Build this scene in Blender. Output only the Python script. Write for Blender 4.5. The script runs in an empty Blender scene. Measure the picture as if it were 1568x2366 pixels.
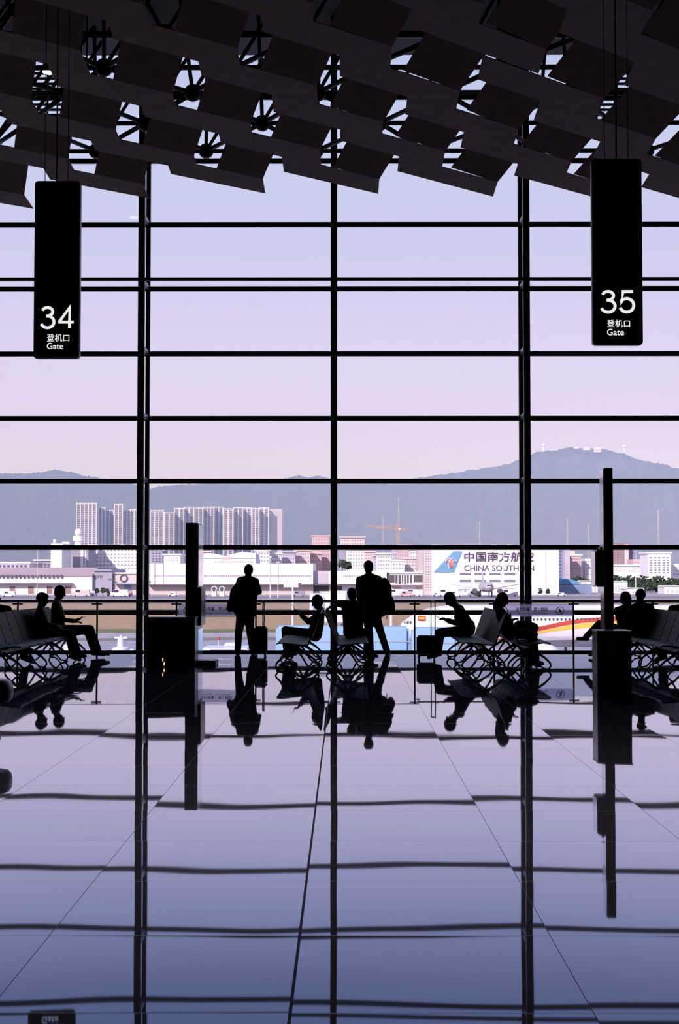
import bpy, bmesh, math, random
from mathutils import Vector, Matrix
random.seed(7)
S = bpy.context.scene
COL = S.collection
PI = math.pi
# ------------------------------------------------------------------ camera
F = 3286.1; CX, CY = 784.0, 1183.0
PITCH = math.atan(140/F); YAW = math.atan(12/F)
EYE = Vector((0, 0, 1.57))
cam = bpy.data.cameras.new('camera'); cam.sensor_fit = 'VERTICAL'; cam.sensor_height = 36; cam.lens = 50
cam.clip_end = 20000; cam.clip_start = 0.05
camo = bpy.data.objects.new('camera', cam); COL.objects.link(camo)
camo.location = EYE; camo.rotation_euler = (PI/2 + PITCH, 0, YAW); S.camera = camo
# ------------------------------------------------------------------ view, world, sun
S.view_settings.view_transform = 'Standard'; S.view_settings.look = 'None'
S.view_settings.exposure = 0.0; S.view_settings.gamma = 1.0; S.view_settings.use_curve_mapping = False
S.cycles.use_denoising = True
S.cycles.max_bounces = 8; S.cycles.diffuse_bounces = 3; S.cycles.glossy_bounces = 4
S.cycles.transparent_max_bounces = 24; S.cycles.transmission_bounces = 4; S.cycles.volume_bounces = 0
S.cycles.sample_clamp_indirect = 6; S.cycles.caustics_reflective = False; S.cycles.caustics_refractive = False
W = bpy.data.worlds.new('sky'); S.world = W; W.use_nodes = True
nt = W.node_tree; nt.nodes.clear()
tc = nt.nodes.new('ShaderNodeTexCoord'); sx = nt.nodes.new('ShaderNodeSeparateXYZ')
rp = nt.nodes.new('ShaderNodeValToRGB'); bg = nt.nodes.new('ShaderNodeBackground'); wo = nt.nodes.new('ShaderNodeOutputWorld')
nt.links.new(tc.outputs['Generated'], sx.inputs[0]); nt.links.new(sx.outputs['Z'], rp.inputs[0])
nt.links.new(rp.outputs[0], bg.inputs[0]); nt.links.new(bg.outputs[0], wo.inputs[0])
cr = rp.color_ramp; cr.elements[0].position = 0.0; cr.elements[0].color = (.92, .76, .95, 1)
cr.elements[1].position = 1.0; cr.elements[1].color = (.30, .42, .80, 1)
for p, c in ((.07, (.90, .76, .97, 1)), (.10, (.87, .75, .97, 1)), (.15, (.84, .75, .97, 1)), (.22, (.72, .70, .95, 1)), (.29, (.67, .71, .95, 1)), (.40, (.50, .60, .86, 1))):
    e = cr.elements.new(p); e.color = c
bg.inputs[1].default_value = 1.0
sl = bpy.data.lights.new('sun', 'SUN'); sl.energy = 5.2; sl.angle = .01; sl.color = (1.0, .86, .84)
so = bpy.data.objects.new('sun', sl); COL.objects.link(so)
so.rotation_euler = Vector((-.45, -.78, .52)).to_track_quat('Z', 'Y').to_euler()
# ------------------------------------------------------------------ helpers
CR = camo.rotation_euler.to_matrix()
def ray(px, py): return CR @ Vector(((px-CX)/F, -(py-CY)/F, -1.0))
def Wp(px, py, Y):
    d = ray(px, py); return EYE + d*(Y/d.y)
def Gp(px, py, z=0.0):
    d = ray(px, py); return EYE + d*((z-EYE.z)/d.z)
def tag(o, label=None, cat=None, group=None, kind=None):
    if label: o['label'] = label
    if cat: o['category'] = cat
    if group: o['group'] = group
    if kind: o['kind'] = kind
    return o
def empty(name, loc=(0, 0, 0), label=None, cat=None, group=None, rz=0):
    o = bpy.data.objects.new(name, None); COL.objects.link(o); o.location = loc; o.rotation_euler.z = rz
    o.empty_display_size = .2
    return tag(o, label, cat, group)
MATS = {}
def mat(name, col, rough=.6, metal=0, emit=0, noise=0.0, nscale=4, spec=.5, alpha=1):
    if name in MATS: return MATS[name]
    m = bpy.data.materials.new(name); m.use_nodes = True; n = m.node_tree; b = n.nodes['Principled BSDF']
    c = (*col, 1)
    b.inputs['Base Color'].default_value = c; b.inputs['Roughness'].default_value = rough
    b.inputs['Metallic'].default_value = metal; b.inputs['Specular IOR Level'].default_value = spec
    if emit:
        b.inputs['Emission Color'].default_value = c; b.inputs['Emission Strength'].default_value = emit
    if noise:
        t = n.nodes.new('ShaderNodeTexCoord'); x = n.nodes.new('ShaderNodeTexNoise'); x.inputs['Scale'].default_value = nscale
        x.inputs['Detail'].default_value = 5
        r = n.nodes.new('ShaderNodeMapRange'); r.inputs[3].default_value = 1-noise; r.inputs[4].default_value = 1+noise
        r.inputs[1].default_value = .3; r.inputs[2].default_value = .7
        mx = n.nodes.new('ShaderNodeMix'); mx.data_type = 'RGBA'; mx.blend_type = 'MULTIPLY'; mx.inputs[0].default_value = 1
        mx.inputs[6].default_value = c
        n.links.new(t.outputs['Object'], x.inputs['Vector']); n.links.new(x.outputs[0], r.inputs[0])
        n.links.new(r.outputs[0], mx.inputs[7]); n.links.new(mx.outputs[2], b.inputs['Base Color'])
    MATS[name] = m; return m
class MB:
    def __init__(s): s.v = []; s.f = []
    def add(s, vs, fs):
        o = len(s.v); s.v += [Vector(v) for v in vs]; s.f += [tuple(i+o for i in f) for f in fs]; return s
    def box(s, a, b):
        x0, y0, z0 = a; x1, y1, z1 = b
        if x0 > x1: x0, x1 = x1, x0
        if y0 > y1: y0, y1 = y1, y0
        if z0 > z1: z0, z1 = z1, z0
        return s.add([(x0,y0,z0),(x1,y0,z0),(x1,y1,z0),(x0,y1,z0),(x0,y0,z1),(x1,y0,z1),(x1,y1,z1),(x0,y1,z1)],
              [(0,3,2,1),(4,5,6,7),(0,1,5,4),(1,2,6,5),(2,3,7,6),(3,0,4,7)])
    def prism(s, pts, off):
        n = len(pts); pts = [Vector(p) for p in pts]; off = Vector(off)
        return s.add(pts+[p+off for p in pts], [tuple(range(n))[::-1], tuple(range(n, 2*n))] + [(i, (i+1) % n, (i+1) % n+n, i+n) for i in range(n)])
    def tube(s, pts, rs, n=10):
        pts = [Vector(p) for p in pts]
        if not hasattr(rs, '__len__'): rs = [rs]*len(pts)
        rings = []; up = None
        for i, p in enumerate(pts):
            d = (pts[min(i+1, len(pts)-1)]-pts[max(i-1, 0)]).normalized()
            if up is None: up = Vector((0,0,1)) if abs(d.z) < .9 else Vector((1,0,0))
            a = d.cross(up).normalized(); b = a.cross(d).normalized(); up = b
            rings.append([p+(a*math.cos(2*PI*k/n)+b*math.sin(2*PI*k/n))*rs[i] for k in range(n)])
        vs = [v for r in rings for v in r]; fs = []
        for i in range(len(pts)-1):
            for k in range(n): fs.append((i*n+k, i*n+(k+1) % n, (i+1)*n+(k+1) % n, (i+1)*n+k))
        fs.append(tuple(range(n))[::-1]); fs.append(tuple((len(pts)-1)*n+k for k in range(n)))
        return s.add(vs, fs)
    def ell(s, c, r, M=None, nu=14, nv=9):
        c = Vector(c); vs = []; fs = []
        for j in range(1, nv):
            t = PI*j/nv
            for k in range(nu):
                p = Vector((r[0]*math.sin(t)*math.cos(2*PI*k/nu), r[1]*math.sin(t)*math.sin(2*PI*k/nu), r[2]*math.cos(t)))
                vs.append(c+(M @ p if M else p))
        top = Vector((0,0,r[2])); vs.append(c+(M @ top if M else top)); vs.append(c-(M @ top if M else top))
        for j in range(nv-2):
            for k in range(nu): fs.append((j*nu+k, (j+1)*nu+k, (j+1)*nu+(k+1) % nu, j*nu+(k+1) % nu))
        T = (nv-1)*nu
        for k in range(nu):
            fs.append((T, k, (k+1) % nu)); fs.append((T+1, (nv-2)*nu+(k+1) % nu, (nv-2)*nu+k))
        return s.add(vs, fs)
    def cap(s, a, ra, b, rb, n=10):
        a = Vector(a); b = Vector(b); d = b-a; L = d.length
        if L < 1e-5: return s.ell(a, (ra, ra, ra))
        d /= L; ps = []; rs = []
        for t in (-1, -.92, -.7, -.38, 0): ps.append(a+d*ra*t); rs.append(max(ra*math.sqrt(max(0, 1-t*t)), ra*.05))
        for t in (0, .38, .7, .92, 1): ps.append(b+d*rb*t); rs.append(max(rb*math.sqrt(max(0, 1-t*t)), rb*.05))
        return s.tube(ps, rs, n)
    def build(s, name, m, parent=None, loc=None, smooth=False, bevel=0, sol=0):
        me = bpy.data.meshes.new(name); off = Vector((0, 0, 0))
        if parent is not None:
            off = Vector(getroot(parent)) 
        elif loc is not None: off = Vector(loc)
        me.from_pydata([v-off for v in s.v], [], s.f); me.update()
        bm = bmesh.new(); bm.from_mesh(me); bmesh.ops.recalc_face_normals(bm, faces=bm.faces)
        if bevel: bmesh.ops.bevel(bm, geom=bm.edges[:], offset=bevel, segments=2, affect='EDGES', clamp_overlap=True)
        bm.to_mesh(me); bm.free()
        if smooth: me.polygons.foreach_set('use_smooth', [True]*len(me.polygons))
        me.materials.append(m)
        o = bpy.data.objects.new(name, me); COL.objects.link(o)
        if parent is not None: o.parent = parent
        elif loc is not None: o.location = loc
        return o
def getroot(p):          # world position of a parent (things here are built unrotated, in world coordinates)
    v = Vector((0, 0, 0))
    while p is not None: v += p.location; p = p.parent
    return v
def ev(mb, name, m, parent, voxel, smooth_it=4, fac=.5):
    o = mb.build(name, m, parent, smooth=True)
    md = o.modifiers.new('r', 'REMESH'); md.mode = 'VOXEL'; md.voxel_size = voxel; md.use_smooth_shade = True
    if smooth_it:
        ms = o.modifiers.new('s', 'SMOOTH'); ms.iterations = smooth_it; ms.factor = fac
    dg = bpy.context.evaluated_depsgraph_get(); me = bpy.data.meshes.new_from_object(o.evaluated_get(dg))
    o.modifiers.clear(); old = o.data; o.data = me; bpy.data.meshes.remove(old)
    if not me.materials: me.materials.append(m)
    return o
def copy_tree(o, parent=None):
    c = o.copy(); COL.objects.link(c); c.parent = parent
    for ch in list(o.children): copy_tree(ch, c)
    return c
def px_size(Y): return Y/F
def writing(body, x0, y0, x1, y1, Y, m, name, parent, thick=.01, bold=0.0, res=4):
    """lettering as a mesh filling the pixel box, standing at depth Y and facing the hall"""
    cu = bpy.data.curves.new(name, 'FONT'); cu.body = body; cu.size = 1; cu.extrude = 0; cu.resolution_u = res; cu.offset = bold
    t = bpy.data.objects.new(name, cu); COL.objects.link(t)
    bpy.context.view_layer.update()
    dg = bpy.context.evaluated_depsgraph_get(); me = bpy.data.meshes.new_from_object(t.evaluated_get(dg))
    bpy.data.objects.remove(t)
    xs = [v.co.x for v in me.vertices]; ys = [v.co.y for v in me.vertices]
    a, b, c, d = min(xs), max(xs), min(ys), max(ys)
    P0 = Wp(x0, y1, Y); P1 = Wp(x1, y0, Y); off = getroot(parent) if parent else Vector((0, 0, 0))
    for v in me.vertices:
        v.co = Vector((P0.x+(v.co.x-a)/(b-a)*(P1.x-P0.x), Y, P0.z+(v.co.y-c)/(d-c)*(P1.z-P0.z)))-off
    bm = bmesh.new(); bm.from_mesh(me)
    r = bmesh.ops.extrude_face_region(bm, geom=bm.faces[:])
    bmesh.ops.translate(bm, vec=(0, thick, 0), verts=[e for e in r['geom'] if isinstance(e, bmesh.types.BMVert)])
    bmesh.ops.recalc_face_normals(bm, faces=bm.faces); bm.to_mesh(me); bm.free()
    me.materials.clear(); me.materials.append(m)
    o = bpy.data.objects.new(name, me); COL.objects.link(o); o.parent = parent
    return o
NUM = ['first', 'second', 'third', 'fourth', 'fifth', 'sixth', 'seventh', 'eighth', 'ninth', 'tenth', 'eleventh', 'twelfth',
       'thirteenth', 'fourteenth', 'fifteenth', 'sixteenth', 'seventeenth', 'eighteenth', 'nineteenth', 'twentieth']
# ------------------------------------------------------------------ materials
M_dark = mat('dark_steel', (.022, .014, .022), .55, .3)
M_frame = mat('painted_mullion', (.05, .035, .045), .5, .2)
M_strut = mat('bare_strut', (.45, .43, .5), .4, .3)
M_black = mat('black_gloss', (.006, .004, .008), .3)
M_panel = mat('ceiling_metal', (.50, .30, .22), .55, 0, noise=.12, nscale=3, spec=.06)
M_letter = mat('lit_letters', (.93, .92, .95), .5, emit=.9)
def glass_mat(name, tint, refl=1.0):
    m = bpy.data.materials.new(name); m.use_nodes = True; n = m.node_tree; n.nodes.clear()
    o = n.nodes.new('ShaderNodeOutputMaterial'); mx = n.nodes.new('ShaderNodeMixShader')
    t = n.nodes.new('ShaderNodeBsdfTransparent'); t.inputs[0].default_value = (*tint, 1)
    g = n.nodes.new('ShaderNodeBsdfGlossy'); g.inputs['Roughness'].default_value = .02; g.inputs[0].default_value = (refl, refl, refl, 1)
    fr = n.nodes.new('ShaderNodeFresnel'); fr.inputs[0].default_value = 1.45
    n.links.new(fr.outputs[0], mx.inputs[0]); n.links.new(t.outputs[0], mx.inputs[1]); n.links.new(g.outputs[0], mx.inputs[2])
    n.links.new(mx.outputs[0], o.inputs[0]); return m
M_glass = glass_mat('clear_glass', (.97, .97, .985))
# ================================================================== SETTING
YG = 32.9; YR = 28.1; ZG = -8.43; ZC = 9.8; ZROOF = 14.15; HW = 14.0
# floor: polished stone slabs, 1.083 m, each slab a hair out of true
mf = bpy.data.materials.new('polished_stone'); mf.use_nodes = True; n = mf.node_tree; b = n.nodes['Principled BSDF']
L = n.links; N = n.nodes
tc = N.new('ShaderNodeTexCoord'); mp = N.new('ShaderNodeMapping'); mp.inputs['Location'].default_value = (.195/1.083, .25, 0); mp.inputs['Scale'].default_value = (1/1.083, 1/1.083, 1)
L.new(tc.outputs['Object'], mp.inputs[0])
fl = N.new('ShaderNodeVectorMath'); fl.operation = 'FLOOR'; L.new(mp.outputs[0], fl.inputs[0])
wn = N.new('ShaderNodeTexWhiteNoise'); wn.noise_dimensions = '3D'; L.new(fl.outputs[0], wn.inputs[0])
sb = N.new('ShaderNodeVectorMath'); sb.operation = 'SUBTRACT'; sb.inputs[1].default_value = (.5, .5, .5); L.new(wn.outputs['Color'], sb.inputs[0])
sc1 = N.new('ShaderNodeVectorMath'); sc1.operation = 'MULTIPLY'; sc1.inputs[1].default_value = (.0016, .0042, 0); L.new(sb.outputs[0], sc1.inputs[0])
nz = N.new('ShaderNodeTexNoise'); nz.inputs['Scale'].default_value = .9; nz.inputs['Detail'].default_value = 1; L.new(tc.outputs['Object'], nz.inputs['Vector'])
sb2 = N.new('ShaderNodeVectorMath'); sb2.operation = 'SUBTRACT'; sb2.inputs[1].default_value = (.5, .5, .5); L.new(nz.outputs['Color'], sb2.inputs[0])
sc2 = N.new('ShaderNodeVectorMath'); sc2.operation = 'MULTIPLY'; sc2.inputs[1].default_value = (.002, .007, 0); L.new(sb2.outputs[0], sc2.inputs[0])
ad = N.new('ShaderNodeVectorMath'); ad.operation = 'ADD'; L.new(sc1.outputs[0], ad.inputs[0]); L.new(sc2.outputs[0], ad.inputs[1])
ge = N.new('ShaderNodeNewGeometry'); ad2 = N.new('ShaderNodeVectorMath'); ad2.operation = 'ADD'; L.new(ge.outputs['Normal'], ad2.inputs[0]); L.new(ad.outputs[0], ad2.inputs[1])
nm = N.new('ShaderNodeVectorMath'); nm.operation = 'NORMALIZE'; L.new(ad2.outputs[0], nm.inputs[0]); 
# joints
fr = N.new('ShaderNodeVectorMath'); fr.operation = 'FRACTION'; L.new(mp.outputs[0], fr.inputs[0])
sp = N.new('ShaderNodeSeparateXYZ'); L.new(fr.outputs[0], sp.inputs[0])
sp0 = N.new('ShaderNodeSeparateXYZ'); L.new(mp.outputs[0], sp0.inputs[0])
def mth(op, a, bb, c=None):
    q = N.new('ShaderNodeMath'); q.operation = op
    for i, v in enumerate((a, bb, c)):
        if v is None: continue
        if hasattr(v, 'links'): L.new(v, q.inputs[i])
        else: q.inputs[i].default_value = v
    return q.outputs[0]
dx = mth('ABSOLUTE', mth('SUBTRACT', mth('FRACT', mth('ADD', sp0.outputs['X'], .5), None), .5), None)
dy = mth('ABSOLUTE', mth('SUBTRACT', mth('FRACT', mth('ADD', sp0.outputs['Y'], .5), None), .5), None)
jx = mth('LESS_THAN', dx, .0016); jy = mth('MULTIPLY', mth('LESS_THAN', dy, .0028), .35)
jm = mth('MULTIPLY', mth('LESS_THAN', mth('ABSOLUTE', sp0.outputs['X'], None), .0058), 1.0)   # the wide expansion joint
jj = mth('MAXIMUM', mth('MAXIMUM', mth('MULTIPLY', jx, .85), jy), jm)
mc = N.new('ShaderNodeMix'); mc.data_type = 'RGBA'; mc.inputs[6].default_value = (.035, .038, .062, 1); mc.inputs[7].default_value = (.004, .003, .005, 1); L.new(jj, mc.inputs[0])
N.remove(b)
df = N.new('ShaderNodeBsdfDiffuse'); L.new(mc.outputs[2], df.inputs[0]); L.new(nm.outputs[0], df.inputs['Normal'])
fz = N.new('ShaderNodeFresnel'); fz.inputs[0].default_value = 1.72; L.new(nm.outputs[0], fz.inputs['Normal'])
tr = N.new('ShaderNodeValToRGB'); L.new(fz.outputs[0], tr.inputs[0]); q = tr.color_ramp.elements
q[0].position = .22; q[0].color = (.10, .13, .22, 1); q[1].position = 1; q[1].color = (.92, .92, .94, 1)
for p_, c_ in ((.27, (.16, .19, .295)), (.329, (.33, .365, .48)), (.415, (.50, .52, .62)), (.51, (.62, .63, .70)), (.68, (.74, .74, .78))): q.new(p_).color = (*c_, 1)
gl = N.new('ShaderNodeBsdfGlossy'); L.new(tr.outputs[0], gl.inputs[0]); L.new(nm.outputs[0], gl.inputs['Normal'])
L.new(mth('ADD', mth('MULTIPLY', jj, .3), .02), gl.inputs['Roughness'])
ts = N.new('ShaderNodeMix'); ts.data_type = 'RGBA'; L.new(mth('MULTIPLY', jj, .92), ts.inputs[0]); L.new(tr.outputs[0], ts.inputs[6]); ts.inputs[7].default_value = (.01, .01, .01, 1)
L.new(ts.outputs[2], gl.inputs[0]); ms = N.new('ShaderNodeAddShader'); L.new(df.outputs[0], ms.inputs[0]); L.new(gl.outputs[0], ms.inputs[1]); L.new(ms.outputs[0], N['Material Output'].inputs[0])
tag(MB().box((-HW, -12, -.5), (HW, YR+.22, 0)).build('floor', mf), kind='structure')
M_wall = mat('hall_wall', (.16, .13, .14), .8, noise=.1)
tag(MB().box((-HW-.3, -12, -.5), (-HW, YG, ZROOF)).build('wall_left', M_wall), kind='structure')
tag(MB().box((HW, -12, -.5), (HW+.3, YG, ZROOF)).build('wall_right', M_wall), kind='structure')
tag(MB().box((-HW-.3, -12.3, -.5), (HW+.3, -12, ZROOF)).build('wall_back', M_wall), kind='structure')
tag(MB().box((-HW-.3, -12.3, ZROOF), (HW+.3, YG+1.2, ZROOF+.4)).build('ceiling', mat('roof_deck', (.05, .035, .045), .8)), kind='structure')
M_base = mat('lower_slab', (.12, .11, .13), .8)
tag(MB().box((-HW-.3, -12.3, ZG), (-HW, YG, -.5)).build('wall_lower_left', M_base), kind='structure')
tag(MB().box((HW, -12.3, ZG), (HW+.3, YG, -.5)).build('wall_lower_right', M_base), kind='structure')
tag(MB().box((-HW, 10, ZG), (HW, 10.3, -.5)).build('wall_lower_back', M_base), kind='structure')
# glass wall
BARS = [1415, 1265, 1112, 967, 818, 668, 520, 373, 226, 84]
colpx = [-88, 342, 772, 1202, 1632]
colx = [Wp(p, 900, YG).x for p in colpx]
edges = [-HW]+colx+[HW]
for i in range(len(edges)-1):
    w = empty('window_%d' % (i+1), ((edges[i]+edges[i+1])/2, YG, 0)); tag(w, kind='structure')
    MB().box((edges[i], YG, ZG), (edges[i+1], YG+.02, ZROOF)).build('pane', M_glass, w)
    zs = [Wp(784, y, YG).z for y in BARS]
    zs += [zs[0]-1.5*k for k in range(1, 6)]
    for z in zs:
        MB().box((edges[i], YG-.07, z-.055), (edges[i+1], YG+.0, z+.055)).build('mullion', M_frame, w)
    z = Wp(784, 645, 31.78).z
    MB().box((edges[i], 31.73, z-.035), (edges[i+1], 31.83, z+.035)).build('tie_bar', M_frame, w)
for i, x in enumerate(colx):
    t = empty('trim_%d' % (i+1), (x, YG, 0)); tag(t, kind='structure')
    MB().box((x-.048, YG-.12, ZG), (x+.048, YG-.02, ZROOF)).build('mullion_post', M_frame, t)
    front = 31.75
    MB().box((x-.072, front-.06, ZG), (x+.072, front+.06, ZROOF)).build('flange', M_frame, t)
    for y in BARS+[745, 595, 890, 1040, 1190]:
        if y in (745, 595, 890, 1040, 1190): continue
        z = Wp(784, y, YG).z
        MB().box((x-.03, front+.06, z-.05), (x+.03, YG-.16, z+.05)).build('strut', M_strut, t)
    zb = Wp(784, 1240, 32.5).z
# ================================================================== CEILING PANELS
UNITS = {0: [(56,451),(330,425),(607,413),(876,414),(1149,421),(1440,437),(1715,462)],
         1: [(-140,378),(157,367),(448,360),(740,345),(1028,350),(1320,373),(1625,398)],
         2: [(-25,296),(267,300),(578,285),(885,282),(1198,298),(1515,320)],
         3: [(-260,240),(72,230),(398,218),(732,198),(1062,210),(1396,228),(1735,245)],
         4: [(-175,125),(185,117),(548,112),(905,108),(1262,114),(1620,135)],
         5: [(-60,20),(335,12),(722,8),(1115,10),(1505,25)],
         6: [(120,-95),(520,-105),(925,-110),(1335,-100),(1740,-90)],
         7: [(-90,-215),(330,-225),(750,-230),(1170,-228),(1590,-215)]}
RN = ['lowest row', 'second row up', 'third row up', 'fourth row up', 'fifth row up', 'sixth row up', 'seventh row up', 'topmost row']
def slab(mb, q, t=.012):
    q = [Vector(p) for p in q]; nn = (q[1]-q[0]).cross(q[3]-q[0]).normalized()
    if nn.z < 0: nn = -nn
    mb.prism(q, nn*t)
for r, us in UNITS.items():
    for k, (px, py) in enumerate(us):
        P = Gp(px, py, ZC)
        e = empty('ceiling_panel', P, 'folded metal ceiling panel, %s from the left in the %s' % (NUM[k], RN[r]), 'ceiling panel', 'folded metal ceiling panels')
        V = lambda a, b_, c: P+Vector((a, b_, c))
        def lp(tab):
            x = P.x
            if x <= tab[0][0]: return tab[0][1:]
            for u, v in zip(tab, tab[1:]):
                if x <= v[0]: t = (x-u[0])/(v[0]-u[0]); return [u[i]+(v[i]-u[i])*t for i in (1, 2)]
            return tab[-1][1:]
        tl = lp([(-1, -1.85, -1.5), (3, -2.12, -1.95), (6, -2.5, -2.2)]); ll = lp([(-1, -.9, -.73), (3, -1.04, -1.08), (6, -1.25, -1.15)]); up = lp([(-1, .24, -.8), (3, .27, -.66)])
        m1 = MB(); slab(m1, [V(tl[0],tl[1],0), V(0,0,0), V(0,.93,-.06), V(tl[0],tl[1]+.93,-.06)])
        m1.build('strip', M_panel, e)
        k_ = 1.4; m2 = MB(); slab(m2, [V(ll[0],ll[1],.0), V(0,0,0), V(up[0]*k_,up[1]*k_,.24*k_), V(ll[0]+up[0]*k_,ll[1]+up[1]*k_,.24*k_)])
        m2.build('flap', M_panel, e)
        for s in (-1.4, -.45):
            MB().tube([V(s, s*.81+.2, -.0), V(s, s*.81+.2, .75)], .012, 6).build('hanger', M_dark, e)
# ================================================================== SPACE FRAME above the panels
sf = empty('space_frame', (0, 26, ZROOF), 'dark tubular space frame with ball joints above the ceiling panels', 'roof truss')
zb, zt = 10.95, 13.4
low = []
for r, y in enumerate((338, 272, 200, 140, 60)):
    D = (zb-1.57)*F/(1323-y)
    x0 = {338: 222, 272: 335, 200: 445, 140: 240, 60: 380}[y]
    base = Wp(x0, y, D).x
    for k in range(-3, 6):
        x = base+k*2.45
        if abs(x) < 8.6: low.append((Vector((x, D, zb)), r))
M_tube = mat('truss_tube', (.03, .02, .028), .5, .2)
upn = []
for p, r in low:
    q = p+Vector((1.2, 1.0, zt-zb))
    if q.y < YG-.6: upn.append((q, r))
for p, r in low: MB().ell(p, (.17, .17, .17)).build('node_ball', M_tube, sf, smooth=True)
nb = 0
for i, (p, r) in enumerate(low):
    for (q, r2) in low[i+1:]:
        d = (p-q).length
        if d < 2.75 and nb < 95:
            MB().tube([p, q], .05, 8).build('chord_tube', M_tube, sf, smooth=True); nb += 1
nb = 0
for p, r in low:
    c = sorted(upn, key=lambda u: (u[0]-p).length)[:2]
    for q, _ in c:
        if nb < 98 and abs(p.x) < 8.2:
            MB().tube([p, q], .04, 8).build('web_tube', M_tube, sf, smooth=True); nb += 1
# louvred strips high on the glass
for (x0, x1, lab) in ((66, 152, 'louvre screen of thin slats behind the ceiling gap at upper left'), (1378, 1462, 'louvre screen of thin slats behind the ceiling gap at upper right')):
    a = Wp(x0, 160, 32.4); c = Wp(x1, 280, 32.4)
    e = empty('louvre_screen', (a.x, 32.4, c.z), lab, 'louvre')
    for k in range(11):
        z = c.z+(a.z-c.z)*k/10
        MB().box((a.x, 32.37, z), (c.x, 32.43, z+.045)).build('slat', M_dark, e)
    for x in (a.x, (a.x+c.x)/2, c.x): MB().box((x-.02, 32.43, c.z), (x+.02, 32.47, a.z)).build('upright', M_dark, e)
M_lamp = mat('lamp_glow', (1, .93, .90), .5, emit=3)
for (px, py, D, lab) in ((113, 168, 26.5, 'round lit ceiling lamp seen in the gap above the gate 34 sign'), (199, 317, 29.5, 'round lit ceiling lamp just right of the gate 34 sign wires')):
    P = Wp(px, py, D); e = empty('ceiling_lamp', P, lab, 'lamp')
    MB().tube([P+Vector((0,0,.0)), P+Vector((0,0,.03))], .115, 20).build('diffuser', M_lamp, e)
    MB().tube([P+Vector((0,0,.03)), P+Vector((0,0,.12)), P+Vector((0,0,.3))], [.13, .13, .05], 20).build('housing', M_dark, e)
    MB().tube([P+Vector((0,0,.3)), Vector((P.x, P.y, ZROOF))], .02, 8).build('stem', M_dark, e)
# unseen warm fill lamps, added out of view to light hall and ceiling
for x in (-6, 0, 6):
    for y in (-5, 9):
        e = empty('added_fill_lamp', (x, y, 9.4), 'unseen warm fill lamp added under the roof, out of view', 'lamp', 'added fill lamps')
        m_ = MB(); ring = [(x+.3*math.cos(2*PI*k/20), y+.3*math.sin(2*PI*k/20)) for k in range(20)]
        for k in range(20):
            a, c = ring[k], ring[(k+1) % 20]
            m_.prism([(a[0], a[1], 9.0), (c[0], c[1], 9.0), (c[0], c[1], 9.6), (a[0], a[1], 9.6)], (0, 0, .001))
        m_.build('can', M_black, e)  # opaque can keeps the added lamp out of the glass reflections
        MB().tube([(x, y, 9.6), (x, y, ZROOF)], .02, 8).build('stem', M_dark, e)
        li = bpy.data.lights.new('fill_light', 'AREA'); li.energy = 230; li.size = .5; li.shape = 'DISK'; li.color = (1, .76, .6)
        o = bpy.data.objects.new('fill_area_light', li); COL.objects.link(o); o.parent = e; o.location = (0, 0, .15)
# ================================================================== HANGING GATE SIGNS
def rrect(x0, z0, x1, z1, r, n=6):
    pts = []
    for (cx, cz, a0) in ((x1-r, z1-r, 0), (x0+r, z1-r, 90), (x0+r, z0+r, 180), (x1-r, z0+r, 270)):
        for k in range(n+1):
            a = math.radians(a0+90*k/n); pts.append((cx+r*math.cos(a), cz+r*math.sin(a)))
    return pts
def digit(ch, x0, y0, x1, y1, Y, parent, sw=.118):
    arc = lambda cx, cy, rx, ry, a0, a1, n=16: [(cx+rx*math.cos(math.radians(a0+(a1-a0)*k/n)), cy+ry*math.sin(math.radians(a0+(a1-a0)*k/n))) for k in range(n+1)]
    G = {'3': [arc(.48, .745, .33, .19, 165, -85)+[(.40, .545)], [(.40, .545)]+arc(.48, .28, .42, .265, 80, -160)],
         '4': [[(.74, .0), (.74, .93), (.07, .27)], [(.03, .27), (1.0, .27)]],
         '5': [[(.86, .93), (.26, .93), (.15, .47)]+arc(.48, .32, .42, .30, 140, -160)]}[ch]
    A = Wp(x0, y1, Y); B = Wp(x1, y0, Y); w = B.x-A.x; h = B.z-A.z; hw = h*sw*.5; mb = MB()
    for j, pl in enumerate(G):
        pts = [Vector((A.x+w*u, Y-.0005*j, A.z+h*(.035+.93*v) if True else 0)) for u, v in pl]
        L_, R_ = [], []
        for i, p in enumerate(pts):
            d1 = (pts[i]-pts[i-1]).normalized() if i else (pts[1]-pts[0]).normalized()
            d2 = (pts[i+1]-pts[i]).normalized() if i < len(pts)-1 else d1
            t = (d1+d2).normalized(); nn = Vector((-t.z, 0, t.x)); k = min(hw/max(.35, nn.dot(Vector((-d1.z, 0, d1.x)))), hw*2.4)
            L_.append(p+nn*k); R_.append(p-nn*k)
        n_ = len(pts)
        for i in range(n_-1): mb.prism([L_[i], L_[i+1], R_[i+1], R_[i]], (0, .004, 0))
    mb.build('digit', M_letter, parent)
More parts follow.
